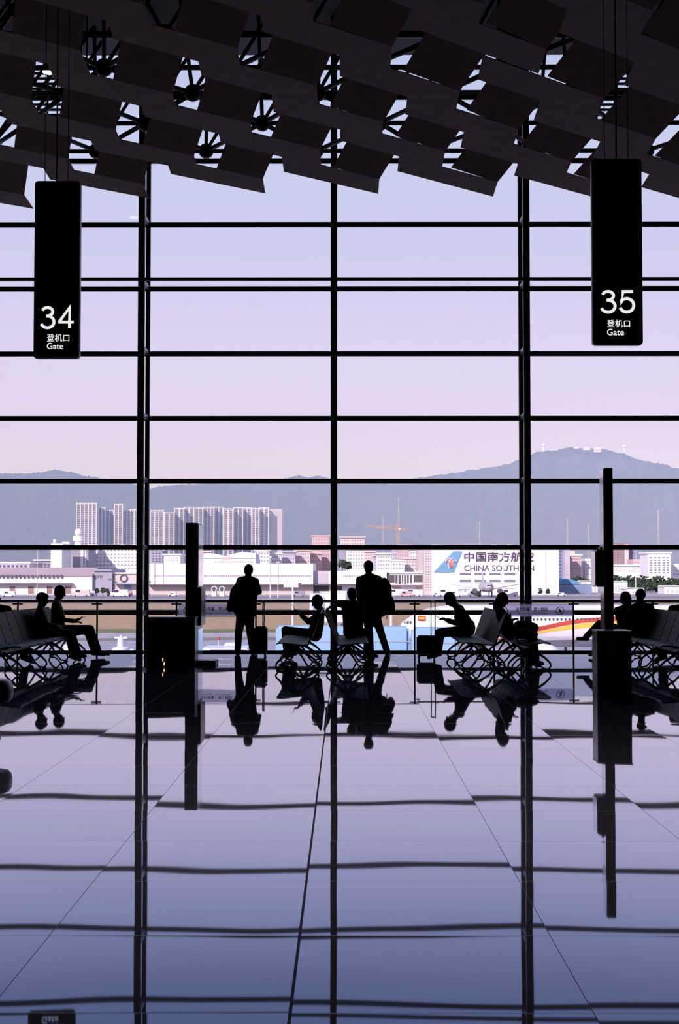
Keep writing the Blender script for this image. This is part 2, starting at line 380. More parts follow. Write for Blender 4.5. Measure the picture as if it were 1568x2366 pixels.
def gate_sign(x0, y0, x1, y1, Y, num, box, cj, ga, wires):
    A = Wp(x0, y1, Y); B = Wp(x1, y0, Y); cx = (A.x+B.x)/2
    e = empty('gate_sign', (cx, Y, A.z), 'tall black hanging sign with white number %s, hung at the %s' % (num, 'left' if num == '34' else 'right'), 'sign')
    pts = [Vector((x, Y, z)) for x, z in rrect(A.x, A.z, B.x, B.z, .05)]
    MB().prism(pts, (0, .14, 0)).build('board', M_black, e, bevel=0)
    MB().prism([Vector((x, Y+.03, z)) for x, z in rrect(A.x-.006, A.z-.006, B.x+.006, B.z+.006, .055)], (0, .05, 0)).build('edge_trim', mat('sign_edge', (.3, .3, .34), .4, .5), e)
    w_ = (box[2]-box[0])/2
    for k, ch in enumerate(num): digit(ch, box[0]+k*w_*1.05, box[1], box[0]+k*w_*1.05+w_*.93, box[3], Y-.004, e)
    writing('登机口', *cj, Y-.004, M_letter, 'lettering', e, .004, .005)
    writing('Gate', *ga, Y-.004, M_letter, 'lettering', e, .004, .008)
    for w, rr in zip(wires, (.006, .012, .006)):
        P = Wp(w, y0, Y+.07)
        MB().tube([P-Vector((0,0,.02)), Vector((P.x, P.y, ZROOF))], rr, 6).build('wire', M_dark, e)
gate_sign(77, 418, 185, 827, 20.7, '34', (92, 705, 171, 760), (108, 772, 160, 789), (108, 792, 146, 807), (104, 131, 157))
gate_sign(1370, 367, 1481, 796, 19.95, '35', (1386, 668, 1468, 724), (1402, 739, 1455, 756), (1402, 760, 1441, 775), (1396, 1423, 1450))
# ================================================================== RAILING
rl = empty('glass_railing', (0, YR, 0), 'glass railing with dark handrail along the edge of the floor', 'railing')
zr = Wp(784, 1389, YR).z
MB().tube([(-HW, YR, zr), (HW, YR, zr)], .026, 12).build('handrail', M_dark, rl, smooth=True)
MB().box((-HW, YR-.04, 0), (HW, YR+.04, .035)).build('base_channel', M_dark, rl)
posts = [41+183.3*k for k in range(-3, 13)]
for i, p in enumerate(posts):
    x = Wp(p, 1450, YR).x
    o = MB().box((x-.016, YR-.02, .02), (x+.016, YR+.02, zr)).build('post', M_dark, rl)
    MB().tube([(x-.10, YR-.04, zr-.055), (x+.10, YR-.04, zr-.055)], .014, 8).build('bracket', M_dark, o)
    if i < len(posts)-1:
        x2 = Wp(posts[i+1], 1450, YR).x
        MB().box((x+.03, YR-.005, .035), (x2-.03, YR+.005, zr-.06)).build('glass_panel', M_glass, rl)
mn = bpy.data.materials.new('notice_film'); mn.use_nodes = True; n = mn.node_tree; n.nodes.clear()
o_ = n.nodes.new('ShaderNodeOutputMaterial'); a_ = n.nodes.new('ShaderNodeBsdfTranslucent'); a_.inputs[0].default_value = (.95, .92, 1, 1)
t_ = n.nodes.new('ShaderNodeBsdfTransparent'); t_.inputs[0].default_value = (.88, .86, .98, 1); x_ = n.nodes.new('ShaderNodeMixShader'); x_.inputs[0].default_value = .55
n.links.new(a_.outputs[0], x_.inputs[1]); n.links.new(t_.outputs[0], x_.inputs[2]); n.links.new(x_.outputs[0], o_.inputs[0])
M_ink = mat('notice_ink', (.02, .015, .03), .6); M_red = mat('notice_red', (.16, .02, .03), .6)
def notice(x0, x1, y0, y1, cj, en, circ, lab):
    Y = YR-.03; A = Wp(x0, y1, Y); B = Wp(x1, y0, Y)
    e = empty('warning_notice', ((A.x+B.x)/2, Y, A.z), lab, 'notice')
    MB().box((A.x, Y, A.z), (B.x, Y+.006, B.z)).build('panel', mn, e)
    writing('请勿倚靠，禁止翻越', *cj, Y-.004, M_ink, 'lettering', e, .002, .01, 2)
    writing('No Leaning    No Crossing', *en, Y-.004, M_ink, 'lettering', e, .002, .006, 2)
    for (cx, cy) in circ:
        C = Wp(cx, cy, Y-.004); r = .075
        mb = MB(); mb.tube([C+Vector((math.cos(t)*r, 0, math.sin(t)*r)) for t in [2*PI*k/24 for k in range(25)]], .007, 6)
        mb.tube([C+Vector((-.05, 0, .05)), C+Vector((.05, 0, -.05))], .006, 6); mb.build('ban_ring', M_red, e)
        g = MB(); g.cap(C+Vector((0, 0, .03)), .012, C+Vector((0, 0, .03)), .012); g.cap(C+Vector((0,0,.012)), .012, C+Vector((.005,0,-.015)), .01)
        g.cap(C+Vector((0,0,-.015)), .007, C+Vector((.025,0,-.045)), .006); g.cap(C+Vector((0,0,-.015)), .007, C+Vector((-.02,0,-.04)), .006)
        g.cap(C+Vector((0,0,.012)), .006, C+Vector((.035,0,0)), .005); g.build('figure', M_ink, e)
notice(412, 585, 1395, 1426, (463, 1402, 537, 1412), (457, 1414, 534, 1420), [(433, 1411), (566, 1411)], 'pale lavender warning notice on the railing behind the standing man with shoulder bag')
notice(1146, 1326, 1396, 1425, (1191, 1403, 1265, 1413), (1195, 1414, 1263, 1420), [(1163, 1411), (1293, 1411)], 'pale lavender warning notice on the railing between the two right benches')
# ================================================================== BENCHES
M_seat = mat('perforated_steel', (.018, .017, .022), .5, 0, noise=.1, nscale=30, spec=.13)
M_leg = mat('cast_leg', (.02, .016, .022), .45, .6)
def bench(Xf, Xb, Y0, nseat, lab):
    """Xf = front edge, Xb = top of the backrest; rows run along Y"""
    s = 1 if Xf < Xb else -1                       # +1: faces left
    cx = Xf+s*.33
    e = empty('bench', (cx, Y0+nseat*.3, 0), lab, 'bench', 'rows of linked metal seats')
    P = lambda a, y, z: Vector((Xf+s*a, y, z))
    MB().box((cx-.035, Y0-.05, .33), (cx+.035, Y0+nseat*.6+.05, .39)).build('beam', M_leg, e, bevel=.006)
    for k in range(nseat):
        y0 = Y0+k*.6+.02; y1 = y0+.55
        prof = [(0, .435), (.03, .455), (.12, .455), (.28, .435), (.44, .42), (.52, .435)]
        mb = MB(); mb.prism([P(a, y0, z) for a, z in prof]+[P(a, y0, z-.022) for a, z in prof[::-1]], (0, y1-y0, 0))
        mb.box(P(.25, y0+.2, .39), P(.41, y1-.2, .42)); mb.build('seat', M_seat, e)
        pb = [(.50, .43), (.535, .52), (.60, .70), (.66, .86), (.70, .925)]
        mb = MB(); mb.prism([P(a, y0, z) for a, z in pb]+[P(a+.024, y0, z-.004) for a, z in pb[::-1]], (0, y1-y0, 0)); mb.build('backrest', M_seat, e)
        for j in range(1, 4):
            yy = y0+(y1-y0)*j/4
            mb = MB(); mb.prism([P(a-.004, yy-.006, z) for a, z in pb]+[P(a, yy-.006, z) for a, z in pb[::-1]], (0, .012, 0)); mb.build('groove', M_leg, e.children[-1])
    leg_y = [Y0+.12]+([Y0+nseat*.3] if nseat > 3 else [])+[Y0+nseat*.6-.12]
    if nseat > 7: leg_y = [Y0+.12, Y0+nseat*.2, Y0+nseat*.4, Y0+nseat*.6-.12]
    for y in leg_y:
        for d in (-1, 1):
            pts = [Vector((cx, y, .35)), Vector((cx+d*.10, y, .30)), Vector((cx+d*.25, y, .20)), Vector((cx+d*.33, y, .12)), Vector((cx+d*.345, y, .07)), Vector((cx+d*.31, y, .025)), Vector((cx+d*.27, y, .015))]
            mb = MB(); mb.tube(pts, [.032, .026, .018, .016, .015, .014, .018], 8)
            mb.tube([Vector((cx, y, .33)), Vector((cx+d*.08, y, .22)), Vector((cx+d*.15, y, .10)), Vector((cx+d*.22, y, .03)), Vector((cx+d*.31, y, .015))], [.024, .016, .014, .014, .016], 8)
            mb.tube([Vector((cx+d*.31, y, 0)), Vector((cx+d*.31, y, .02))], .03, 10)
            mb.build('leg', M_leg, e, smooth=True)
    for y in (Y0, Y0+nseat*.6):
        mb = MB(); mb.tube([P(.06, y, .45), P(.07, y, .60), P(.14, y, .645), P(.45, y, .65), P(.56, y, .63), P(.57, y, .55)], .014, 8)
    return e
bench(-1.09, -.38, 22.75, 6, 'row of metal seats facing left, left of the centre mullion')
bench(.385, -.31, 22.75, 6, 'row of metal seats facing right, under the boy leaning over its back')
bench(1.90, 2.58, 22.85, 6, 'row of metal seats facing left, holding the hunched man with a phone')
bench(3.30, 2.64, 22.85, 6, 'row of metal seats facing right, holding the woman and her bag')
bench(-4.90, -5.62, 21.6, 9, 'long row of metal seats facing right at the left edge')
bench(4.85, 5.56, 21.9, 8, 'long row of metal seats facing left at the right edge')
# padded stool cut by the left edge
P = Gp(-38, 1703, 0); e = empty('round_stool', P, 'dark padded round stool cut off by the left edge of the floor', 'stool')
MB().tube([P+Vector((0,0,z)) for z in (.33,.335,.36,.42,.49,.53,.55,.555)], [.20,.24,.262,.275,.27,.25,.21,.12], 28).build('cushion', M_black, e, smooth=True)
MB().tube([P+Vector((0,0,z)) for z in (.02,.05,.08,.33)], [.09,.06,.04,.04], 16).build('column', M_leg, e, smooth=True)
MB().tube([P+Vector((0,0,0)), P+Vector((0,0,.025))], .16, 24).build('base', M_leg, e)
# ================================================================== GATE DESKS WITH DISPLAY TOTEMS
M_desk = mat('desk_dark', (.012, .008, .014), .25)
M_steel = mat('mirror_steel', (.78, .76, .80), .12, 1.0, noise=.05)
M_amber = mat('amber_glint', (1, .55, .25), .5, emit=2.0)  # glowing amber for the reflected glints on the left desk
Y = 23.75
A = Gp(341, 1540.5); X0 = Wp(341, 1500, Y).x; X1 = Wp(450, 1500, Y).x; zt = Wp(400, 1426, Y).z
e = empty('gate_desk', ((X0+X1)/2, Y+.25, 0), 'dark gate desk beside the tall post left of the standing man', 'desk')
MB().box((X0, Y, 0), (X1, Y+.5, zt-.03)).build('cabinet', M_desk, e, bevel=.008)
MB().box((X0-.004, Y-.006, zt-.03), (X1+.004, Y+.51, zt)).build('worktop', M_black, e, bevel=.006)
MB().box((X1-.16, Y-.012, .05), (X1-.15, Y, zt-.05)).build('panel_seam', M_leg, e)
for (px, py) in ((376, 1524), (379, 1534)):
    q = Wp(px, py, Y-.012); MB().ell(q, (.008, .006, .03)).build('orange_glint', M_amber, e)  # glowing beads stand in for orange light glinting on the desk front
Y2 = 24.28
X0 = Wp(428, 1400, Y2).x; X1 = Wp(456, 1400, Y2).x; zt = Wp(440, 1208, Y2).z
e = empty('display_totem', ((X0+X1)/2, Y2+.4, 0), 'tall dark display post with steel side behind the left gate desk', 'display post')
MB().box((X0, Y2, 0), (X1, Y2+.82, zt)).build('casing', M_desk, e, bevel=.006)
for (ya, yb) in ((1208, 1354), (1452, 1532)):
    z1 = Wp(460, ya, Y2).z-.02; z0 = max(Wp(460, yb, Y2).z, .02)
    MB().box((X1, Y2+.03, z0), (X1+.012, Y2+.79, z1)).build('side_plate', M_steel, e)
z1 = Wp(460, 1357, Y2).z; z0 = Wp(460, 1446, Y2).z
MB().box((X1, Y2+.02, z0), (X1+.06, Y2+.8, z1)).build('card_holder', M_desk, e, bevel=.01)
a = Wp(500, 1525, Y2+.2); MB().box((X1, Y2+.05, 0), (a.x, Y2+.6, .07)).build('foot_plate', M_desk, e, bevel=.01)
Y = 17.98
X0 = Wp(1402, 1500, Y).x; X1 = Wp(1458, 1500, Y).x; zt = Wp(1420, 1457, Y).z; dd = .42
e = empty('gate_desk', ((X0+X1)/2, Y+dd/2, 0), 'narrow dark gate desk with lit rim under the right post', 'desk')
XL = Wp(1381, 1500, Y).x
pts = [Vector((XL+.06, Y, 0)), Vector((X1, Y, 0)), Vector((X1, Y+dd, 0)), Vector((XL, Y+dd, 0)), Vector((XL, Y+.06, 0))]
MB().prism(pts, (0, 0, zt-.02)).build('cabinet', M_desk, e)
MB().prism([Vector((p.x+(.006 if p.x > 0 and p.x > X1-.01 else -.006), p.y-.006, zt-.02)) for p in pts], (0, 0, .02)).build('worktop', mat('desk_rim', (.4, .4, .45), .3, .9), e)
for x in (1402, 1436): 
    q = Wp(x, 1500, Y-.004).x; MB().box((q-.003, Y-.004, .03), (q+.003, Y, zt-.03)).build('panel_seam', mat('seam', (.10, .08, .10), .3, .8), e)
Y2 = 18.76
X0 = Wp(1397, 1300, Y2).x; X1 = Wp(1416.5, 1300, Y2).x; zt = Wp(1406, 1081, Y2).z
e = empty('display_totem', ((X0+X1)/2, Y2+.2, 0), 'tallest dark display post with a box on its left side', 'display post')
MB().box((X0, Y2, 0), (X1, Y2+.30, zt)).build('casing', M_desk, e, bevel=.004)
MB().box((X0-.012, Y2+.02, .05), (X0, Y2+.29, zt-.01)).build('side_plate', M_steel, e)
a = Wp(1371, 1270, Y2); c = Wp(1398, 1356, Y2)
bx = MB().box((Wp(1378, 1300, Y2).x, Y2-.01, c.z), (X0-.012, Y2+.34, a.z)).build('screen_box', M_desk, e, bevel=.006)
MB().box((Wp(1377, 1300, Y2).x-.012, Y2+.02, c.z+.02), (Wp(1378, 1300, Y2).x, Y2+.32, a.z-.02)).build('screen', M_steel, bx)
MB().box((Wp(1380, 1300, Y2).x+.04, Y2+.05, a.z), (Wp(1393, 1300, Y2).x, Y2+.15, a.z+.04)).build('top_knob', M_desk, bx)
# ================================================================== PEOPLE
M_skin = mat('skin', (.22, .11, .08), .5); M_hair = mat('hair', (.008, .005, .006), .4)
def cloth(nm, c): return mat(nm, c, .85, noise=.15, nscale=12)
C_black = cloth('black_cloth', (.012, .009, .014)); C_navy = cloth('navy_cloth', (.015, .014, .03)); C_cream = cloth('cream_shirt', (.40, .34, .27))
C_grey = cloth('grey_shirt', (.10, .085, .09)); C_brown = cloth('brown_shirt', (.06, .04, .04)); M_shoe = mat('shoe', (.01, .008, .01), .4)
def hand(mb, wr, tip, side, s=1.0, curl=.35):
    wr = Vector(wr); d = (Vector(tip)-wr).normalized(); side = Vector(side); side = (side-d*side.dot(d)).normalized(); nn = d.cross(side).normalized()
    Mx = Matrix((d, side, nn)).transposed()
    mb.ell(wr+d*.05*s, (.055*s, .042*s, .02*s), Mx, 10, 7)
    for k, ln in enumerate((.068, .078, .072, .056)):
        o = wr+d*.085*s+side*(.028-.0187*k)*s
        m = o+(d*math.cos(curl)-nn*math.sin(curl))*ln*.5*s; t = m+(d*math.cos(curl*2.2)-nn*math.sin(curl*2.2))*ln*.5*s
        mb.cap(o, .0105*s, m, .0098*s, 7); mb.cap(m, .0098*s, t, .0085*s, 7)
    o = wr+d*.03*s+side*.035*s; m = o+(d*.6+side*.8)*.035*s; t = m+(d*.95+side*.1-nn*.3)*.032*s
    mb.cap(o, .013*s, m, .0115*s, 7); mb.cap(m, .0115*s, t, .0095*s, 7)
def person(label, D, J, face=(1, 0, 0), shirt=None, trousers=None, sleeve='long', s=1.0, hair='short', base=None, fat=1.0, foot_z=None):
    G = {k: Wp(v[0], v[1], D+(v[2] if len(v) > 2 else 0)) for k, v in J.items()}
    pel = G['pel']; e = empty('person', (pel.x, D, 0), label, 'person')
    nk, hd = G['neck'], G['head']; up = (hd-nk).normalized(); fc = Vector(face); fc = (fc-up*fc.dot(up)).normalized(); sd = up.cross(fc)
    HM = Matrix((fc, sd, up)).transposed()
    def torso(mb, g):
        for a, h in (('shA', 'hipA'), ('shB', 'hipB')):
            A = G[a]; H = G[h]; c = (nk+pel)/2
            mid = (A*.5+H*.5)
            mb.cap(A.lerp(c, .18)-Vector((0,0,.05)), (.088*fat+g)*s, mid.lerp(c, .15), (.098*fat+g)*s); mb.cap(mid.lerp(c, .15), (.098*fat+g)*s, H, (.105*fat+g)*s)
        mb.cap(G['shA'], (.058+g)*s, G['shB'], (.058+g)*s); mb.cap(nk-up*.05*s, (.06+g)*s, (nk+pel)/2, (.115*fat+g)*s)
        mb.cap((nk+pel)/2, (.115*fat+g)*s, pel, (.12*fat+g)*s)
    def trap(mb, g):
        for q in 'AB': mb.cap(nk-up*.03*s, (.058+g)*s, nk.lerp(G['sh'+q], .72)+Vector((0,0,-.005)), (.052+g)*s)
    def arms(mb, g, full):
        for q in 'AB':
            if 'el'+q not in G: continue
            sh, el, ha = G['sh'+q], G['el'+q], G['ha'+q]
            mb.cap(sh, (.053+g)*s, el, (.041+g)*s)
            if full: mb.cap(el, (.041+g)*s, ha, (.027+g)*s)
    def legs(mb, g):
        for q in 'AB':
            if 'kn'+q not in G: continue
            mb.cap(G['hip'+q], (.088+g)*s, G['kn'+q], (.060+g)*s); mb.cap(G['kn'+q], (.060+g)*s, G['kn'+q].lerp(G['an'+q], .35), (.056+g)*s)
            mb.cap(G['kn'+q].lerp(G['an'+q], .35), (.056+g)*s, G['an'+q], (.037+g*1.8)*s)
    mb = MB(); torso(mb, 0); trap(mb, 0); arms(mb, 0, True); legs(mb, 0)
    mb.cap(nk-up*.06*s, .066*s, hd-up*.04*s, .060*s)
    mb.ell(hd+up*.02*s-fc*.008*s, (.102*s, .082*s, .102*s), HM)
    mb.ell(hd-up*.045*s+fc*.022*s, (.068*s, .058*s, .068*s), HM)                  # jaw
    mb.cap(hd-up*.095*s+fc*.062*s, .018*s, hd-up*.07*s+fc*.07*s, .022*s)          # chin, mouth
    mb.cap(hd+up*.015*s+fc*.088*s, .010*s, hd-up*.028*s+fc*.106*s, .015*s)        # nose
    mb.cap(hd+up*.03*s+fc*.08*s+sd*.03*s, .014*s, hd+up*.03*s+fc*.08*s-sd*.03*s, .014*s)  # brow
    for q in (-1, 1): mb.ell(hd-up*.005*s+sd*q*.078*s-fc*.01*s, (.018*s, .011*s, .032*s), HM, 8, 6)
    for q in 'AB':
        if 'ti'+q in G: hand(mb, G['ha'+q], G['ti'+q], (0, 1 if q == 'B' else -1, .3) , s)
        elif 'ha'+q in G:
            d = (G['ha'+q]-G['el'+q]).normalized(); hand(mb, G['ha'+q], G['ha'+q]+d, (0, 1, .2), s)
    ft = []
    for q in 'AB':
        if 'to'+q in G:
            an, to = G['an'+q], G['to'+q]; dd = (to-an); dd.z = 0; dd = dd.normalized() if dd.length > .01 else Vector((0, 1, 0))
            lo = to.copy(); mb.cap(an, .036*s, an.lerp(lo, .25)-Vector((0,0,.02)), .034*s); mb.cap(an-Vector((0,0,.035*s))-dd*.03*s, .03*s, lo, .026*s); ft.append((an, lo, dd))
    ev(mb, 'body', M_skin, e, .0085*max(s, .9), 3)
    mb = MB(); torso(mb, .014); trap(mb, .012); arms(mb, .014, sleeve == 'long'); ev(mb, 'shirt', shirt or C_black, e, .014, 5)
    if 'knA' in G:
        mb = MB(); mb.cap(G['hipA'], (.105*fat+.02)*s, G['hipB'], (.105*fat+.02)*s); mb.cap(pel, (.12*fat+.02)*s, pel+Vector((0,0,.04)), (.12*fat+.018)*s); legs(mb, .016); ev(mb, 'trousers', trousers or C_black, e, .014, 5)
    for an, lo, dd in ft:
        mb = MB(); mb.cap(an-Vector((0,0,.02*s)), .047*s, an-Vector((0,0,.035*s))-dd*.03*s, .042*s); mb.cap(an-Vector((0,0,.035*s))-dd*.03*s, .042*s, lo, .036*s); ev(mb, 'shoe', M_shoe, e, .010, 3)
    mb = MB(); mb.ell(hd+up*.030*s-fc*.020*s, (.106*s, .092*s, .106*s), HM)
    if hair == 'short': mb.ell(hd-up*.02*s-fc*.05*s, (.060*s, .074*s, .075*s), HM)
    if hair == 'flat': mb.ell(hd+up*.075*s+fc*.01*s, (.092*s, .072*s, .055*s), HM)
    if hair == 'long':
        mb.ell(hd-up*.04*s-fc*.06*s, (.07*s, .08*s, .11*s), HM); mb.cap(hd-up*.06*s-fc*.07*s, .055*s, nk-fc*.05*s-up*.03, .04*s)
    ev(mb, 'hair', M_hair, e, .010, 2)
    return e
P_ = 1
# standing man with shoulder bag, looking out
person('standing man seen from behind with a bag on his left shoulder, beside an upright suitcase', 27.3, dict(
    head=(574,1319.5), neck=(573,1333), shA=(555,1341), shB=(590,1343), pel=(567,1411), hipA=(558,1418), hipB=(576,1418),
    elA=(541,1370,.05), haA=(545,1398,-.05), elB=(599,1368,.02), haB=(587,1349,.22), tiB=(583,1335,.3),
    knA=(551,1464,.03), anA=(549,1505,0), toA=(548,1510,.16), knB=(578,1464,.03), anB=(584,1505,0), toB=(586,1510,.16)),
    face=(.05, 1, 0), shirt=C_brown, trousers=C_black)
# man with backpack
person('tallest standing man with a bulky backpack, head turned left', 27.2, dict(
    head=(850,1311), neck=(852,1327), shA=(830,1340), shB=(874,1338), pel=(858,1414), hipA=(849,1420), hipB=(866,1421),
    elA=(825,1372,.05), haA=(835,1398,.18), elB=(885,1374,.05), haB=(880,1405,.15),
    knA=(852,1463,.02), anA=(856,1506,0), toA=(852,1511,.16), knB=(880,1463,.02), anB=(894,1506,0), toB=(898,1511,.15)),
    face=(-.6, .8, 0), shirt=C_black, trousers=C_black, fat=1.12)
# seated man reading a phone, facing left
person('seated man facing left, leaning back with a phone held out', 25.9, dict(
    head=(732,1391), neck=(739,1408), shA=(737,1419,-.19), shB=(737,1419,.19), pel=(728,1464), hipA=(728,1467,-.09), hipB=(728,1467,.09),
    elA=(713,1437,-.22), haA=(695,1420,-.1), tiA=(684,1408,-.05), elB=(713,1437,.22), haB=(697,1424,.1), tiB=(686,1412,.05),
    knA=(659,1456,-.08), anA=(661,1497,-.02), toA=(648,1509,-.02), knB=(668,1462,.1), anB=(679,1505,.1), toB=(664,1514,.1)),
    face=(-1, 0, -.25), shirt=C_brown, trousers=C_black)
# boy / youth turned on the right-facing bench
person('seated youth seen from behind with one arm over the seat back', 25.3, dict(
    head=(812,1374), neck=(815,1390), shA=(798,1398,-.02), shB=(832,1399,.08), pel=(815,1452), hipA=(807,1460,-.05), hipB=(824,1460,.05),
    elA=(780,1396,-.05), haA=(762,1403,.0), tiA=(755,1410,.02), elB=(838,1430,.0), haB=(832,1450,-.05),
    knA=(850,1463,-.12), anA=(846,1512,-.12), toA=(862,1522,-.12), knB=(853,1463,.12), anB=(856,1508,.12), toB=(870,1516,.12)),
    face=(-.5, .85, 0), shirt=C_grey, trousers=C_navy, sleeve='short', s=.95)
# hunched man facing left
person('hunched seated man facing left, looking down at a phone', 25.4, dict(
    head=(1039,1385), neck=(1053,1400), shA=(1063,1407,-.19), shB=(1063,1407,.19), pel=(1079,1453), hipA=(1077,1457,-.09), hipB=(1077,1457,.09),
    elA=(1055,1440,-.22), haA=(1034,1433,-.1), tiA=(1018,1428,-.05), elB=(1055,1440,.22), haB=(1036,1436,.1), tiB=(1021,1431,.05),
    knA=(1014,1461,-.12), anA=(1004,1509,-.12), toA=(990,1519,-.12), knB=(1018,1463,.14), anB=(1012,1507,.14), toB=(998,1515,.14)),
    face=(-.8, 0, -.6), shirt=C_black, trousers=C_black, fat=1.1)
# woman facing right
person('seated woman facing right, bent over with a raised hand', 23.5, dict(
    head=(1161,1386), neck=(1154,1403), shA=(1158,1413,-.17), shB=(1156,1413,.17), pel=(1176,1460), hipA=(1177,1463,-.09), hipB=(1177,1463,.09),
    elA=(1170,1446,-.2), haA=(1175,1434,-.12), tiA=(1181,1420,-.1), elB=(1170,1446,.2), haB=(1178,1438,.1), tiB=(1187,1431,.08),
    knA=(1230,1466,-.1), anA=(1228,1526,-.1), toA=(1244,1538,-.1), knB=(1231,1467,.12), anB=(1238,1522,.12), toB=(1252,1533,.12)),
    face=(.85, 0, -.5), shirt=C_black, trousers=C_black, hair='long', s=.94)
# left bench
person('seated man with flat-topped hair facing right, nearer of the pair on the left bench', 25.2, dict(
    head=(98,1386), neck=(94,1403), shA=(92,1413,-.2), shB=(92,1413,.2), pel=(92,1462), hipA=(94,1465,-.09), hipB=(94,1465,.09),
    elA=(106,1443,-.22), haA=(128,1448,-.12), elB=(106,1443,.22), haB=(130,1446,.1),
    knA=(160,1465,-.1), anA=(168,1512,-.1), toA=(184,1524,-.1), knB=(164,1463,.12), anB=(180,1508,.12), toB=(196,1516,.12)),
    face=(1, 0, -.1), shirt=C_grey, trousers=C_black, hair='flat')
person('seated man in a cream shirt facing right with hand held out, on the left bench', 26.3, dict(
    head=(139,1369), neck=(133,1386), shA=(129,1396,-.2), shB=(129,1396,.2), pel=(134,1452), hipA=(136,1456,-.09), hipB=(136,1456,.09),
    elA=(146,1432,-.22), haA=(172,1433,-.12), tiA=(190,1430,-.1), elB=(146,1432,.22), haB=(170,1437,.1), tiB=(188,1436,.1),
    knA=(208,1453,-.1), anA=(226,1500,-.1), toA=(250,1511,-.1), knB=(202,1457,.12), anB=(218,1505,.12), toB=(240,1512,.12)),
    face=(1, 0, -.05), shirt=C_cream, trousers=C_black, sleeve='short')
person('person cut off by the left edge, only a dark shoulder showing', 24.6, dict(
    head=(-14,1382), neck=(-12,1399), shA=(-24,1408,-.1), shB=(18,1408,.12), pel=(-8,1460), hipA=(-14,1463,-.05), hipB=(2,1463,.05),
    elA=(-30,1440,-.1), haA=(-10,1455,-.1), elB=(24,1440,.1), haB=(20,1460,.0),
    knA=(48,1464,-.1), anA=(56,1515,-.1), toA=(72,1528,-.1), knB=(50,1463,.1), anB=(58,1512,.1), toB=(74,1522,.1)),
    face=(.9, .3, 0), shirt=C_black, trousers=C_black)
# right bench
person('seated person facing left with one leg crossed over the knee, behind the right post', 26.3, dict(
    head=(1443,1382), neck=(1446,1397), shA=(1438,1406,-.15), shB=(1450,1406,.15), pel=(1443,1455), hipA=(1440,1458,-.08), hipB=(1440,1458,.08),
    elA=(1424,1408,-.2), haA=(1426,1430,-.2), elB=(1452,1432,.2), haB=(1430,1446,.1),
    knA=(1384,1441,-.08), anA=(1353,1472,-.05), toA=(1334,1476,-.05), knB=(1378,1459,.1), anB=(1374,1505,.1), toB=(1362,1513,.1)),
    face=(-1, .1, 0), shirt=C_black, trousers=C_black, hair='long', s=.92)
person('broad-shouldered seated man seen from behind on the right bench', 25.6, dict(
    head=(1478,1377), neck=(1479,1393), shA=(1459,1405,-.03), shB=(1502,1405,.03), pel=(1481,1455), hipA=(1473,1460,0), hipB=(1491,1460,0),
    elA=(1448,1436,.0), haA=(1440,1452,.2), elB=(1516,1428,.05), haB=(1514,1448,.2),
    knA=(1440,1462,.2), anA=(1436,1508,.15), toA=(1424,1514,.2), knB=(1446,1464,.42), anB=(1444,1506,.35), toB=(1430,1510,.4)),
    face=(-.35, .95, 0), shirt=C_brown, trousers=C_navy, hair='none', fat=1.15)
person('person cut off by the right edge, one shoulder above the bench backs', 24.4, dict(
    head=(1592,1382), neck=(1588,1399), shA=(1552,1407,.05), shB=(1604,1408,-.05), pel=(1588,1462), hipA=(1580,1466,0), hipB=(1598,1466,0),
    elA=(1545,1424,.1), haA=(1560,1450,.1), elB=(1612,1440,0), haB=(1606,1462,.05),
    knA=(1532,1466,.1), anA=(1528,1515,.1), toA=(1514,1526,.1), knB=(1534,1468,.32), anB=(1532,1513,.3), toB=(1518,1522,.3)),
    face=(-.9, .2, 0), shirt=C_brown, trousers=C_black)
# phones
M_phone = mat('phone', (.01, .01, .012), .2)
def phone(px, py, D, ang, lab):
    P = Wp(px, py, D); e_ = MB(); d = Vector((math.cos(ang), 0, math.sin(ang))); u = Vector((0, 1, 0)); n_ = d.cross(u)
    c = [P+d*a*.075+u*b_*.036 for a, b_ in ((-1,-1),(1,-1),(1,1),(-1,1))]
    e_.prism(c, n_*.009); o = e_.build('phone', M_phone, None, P); tag(o, lab, 'phone')
phone(680, 1405, 25.9, math.radians(118), 'thin phone held by the man leaning back on the centre bench')
phone(1016, 1427, 25.4, math.radians(160), 'phone held low by the hunched man')
phone(188, 1428, 26.2, math.radians(15), 'phone in the hand of the man in cream shirt')
# ================================================================== LUGGAGE
M_case = mat('case_black', (.010, .008, .012), .5)
def suitcase(x0, x1, yt, Y, depth, hx, htop, lab, lean=0):
    A = Wp(x0, yt, Y); B = Wp(x1, yt, Y); zt = A.z
    e = empty('suitcase', ((A.x+B.x)/2, Y+depth/2, 0), lab, 'suitcase', 'wheeled cabin cases')
    MB().box((A.x, Y, .06), (B.x, Y+depth, zt)).build('shell', M_case, e, bevel=.03)
    MB().box((A.x+.03, Y-.02, .12), (B.x-.03, Y+.01, zt*.55)).build('front_pocket', M_case, e, bevel=.012)
    for x in (A.x+.04, B.x-.04):
        for y in (Y+.04, Y+depth-.04):
            MB().tube([(x-.012, y, .028), (x+.012, y, .028)], .028, 14).build('wheel', M_leg, e); 
            MB().box((x-.016, y-.012, .03), (x+.016, y+.012, .075)).build('castor', M_leg, e)
    hz = Wp(hx[0], htop, Y+depth*.5).z
    xs = [Wp(h, htop+20, Y+depth*.5).x for h in hx]
    mb = MB()
    for x, dy in zip(xs, (.08, -.08)): mb.tube([(x, Y+depth*.5+dy, zt-.02), (x, Y+depth*.5+dy, hz)], .010, 8)
    mb.tube([(xs[0], Y+depth*.5+.09, hz), (xs[1], Y+depth*.5-.09, hz)], .015, 8); mb.build('pull_handle', M_leg, e)
    return e
suitcase(586, 616, 1448, 26.75, .38, (606.5, 610.5), 1388, 'upright black cabin case right of the standing man with shoulder bag')
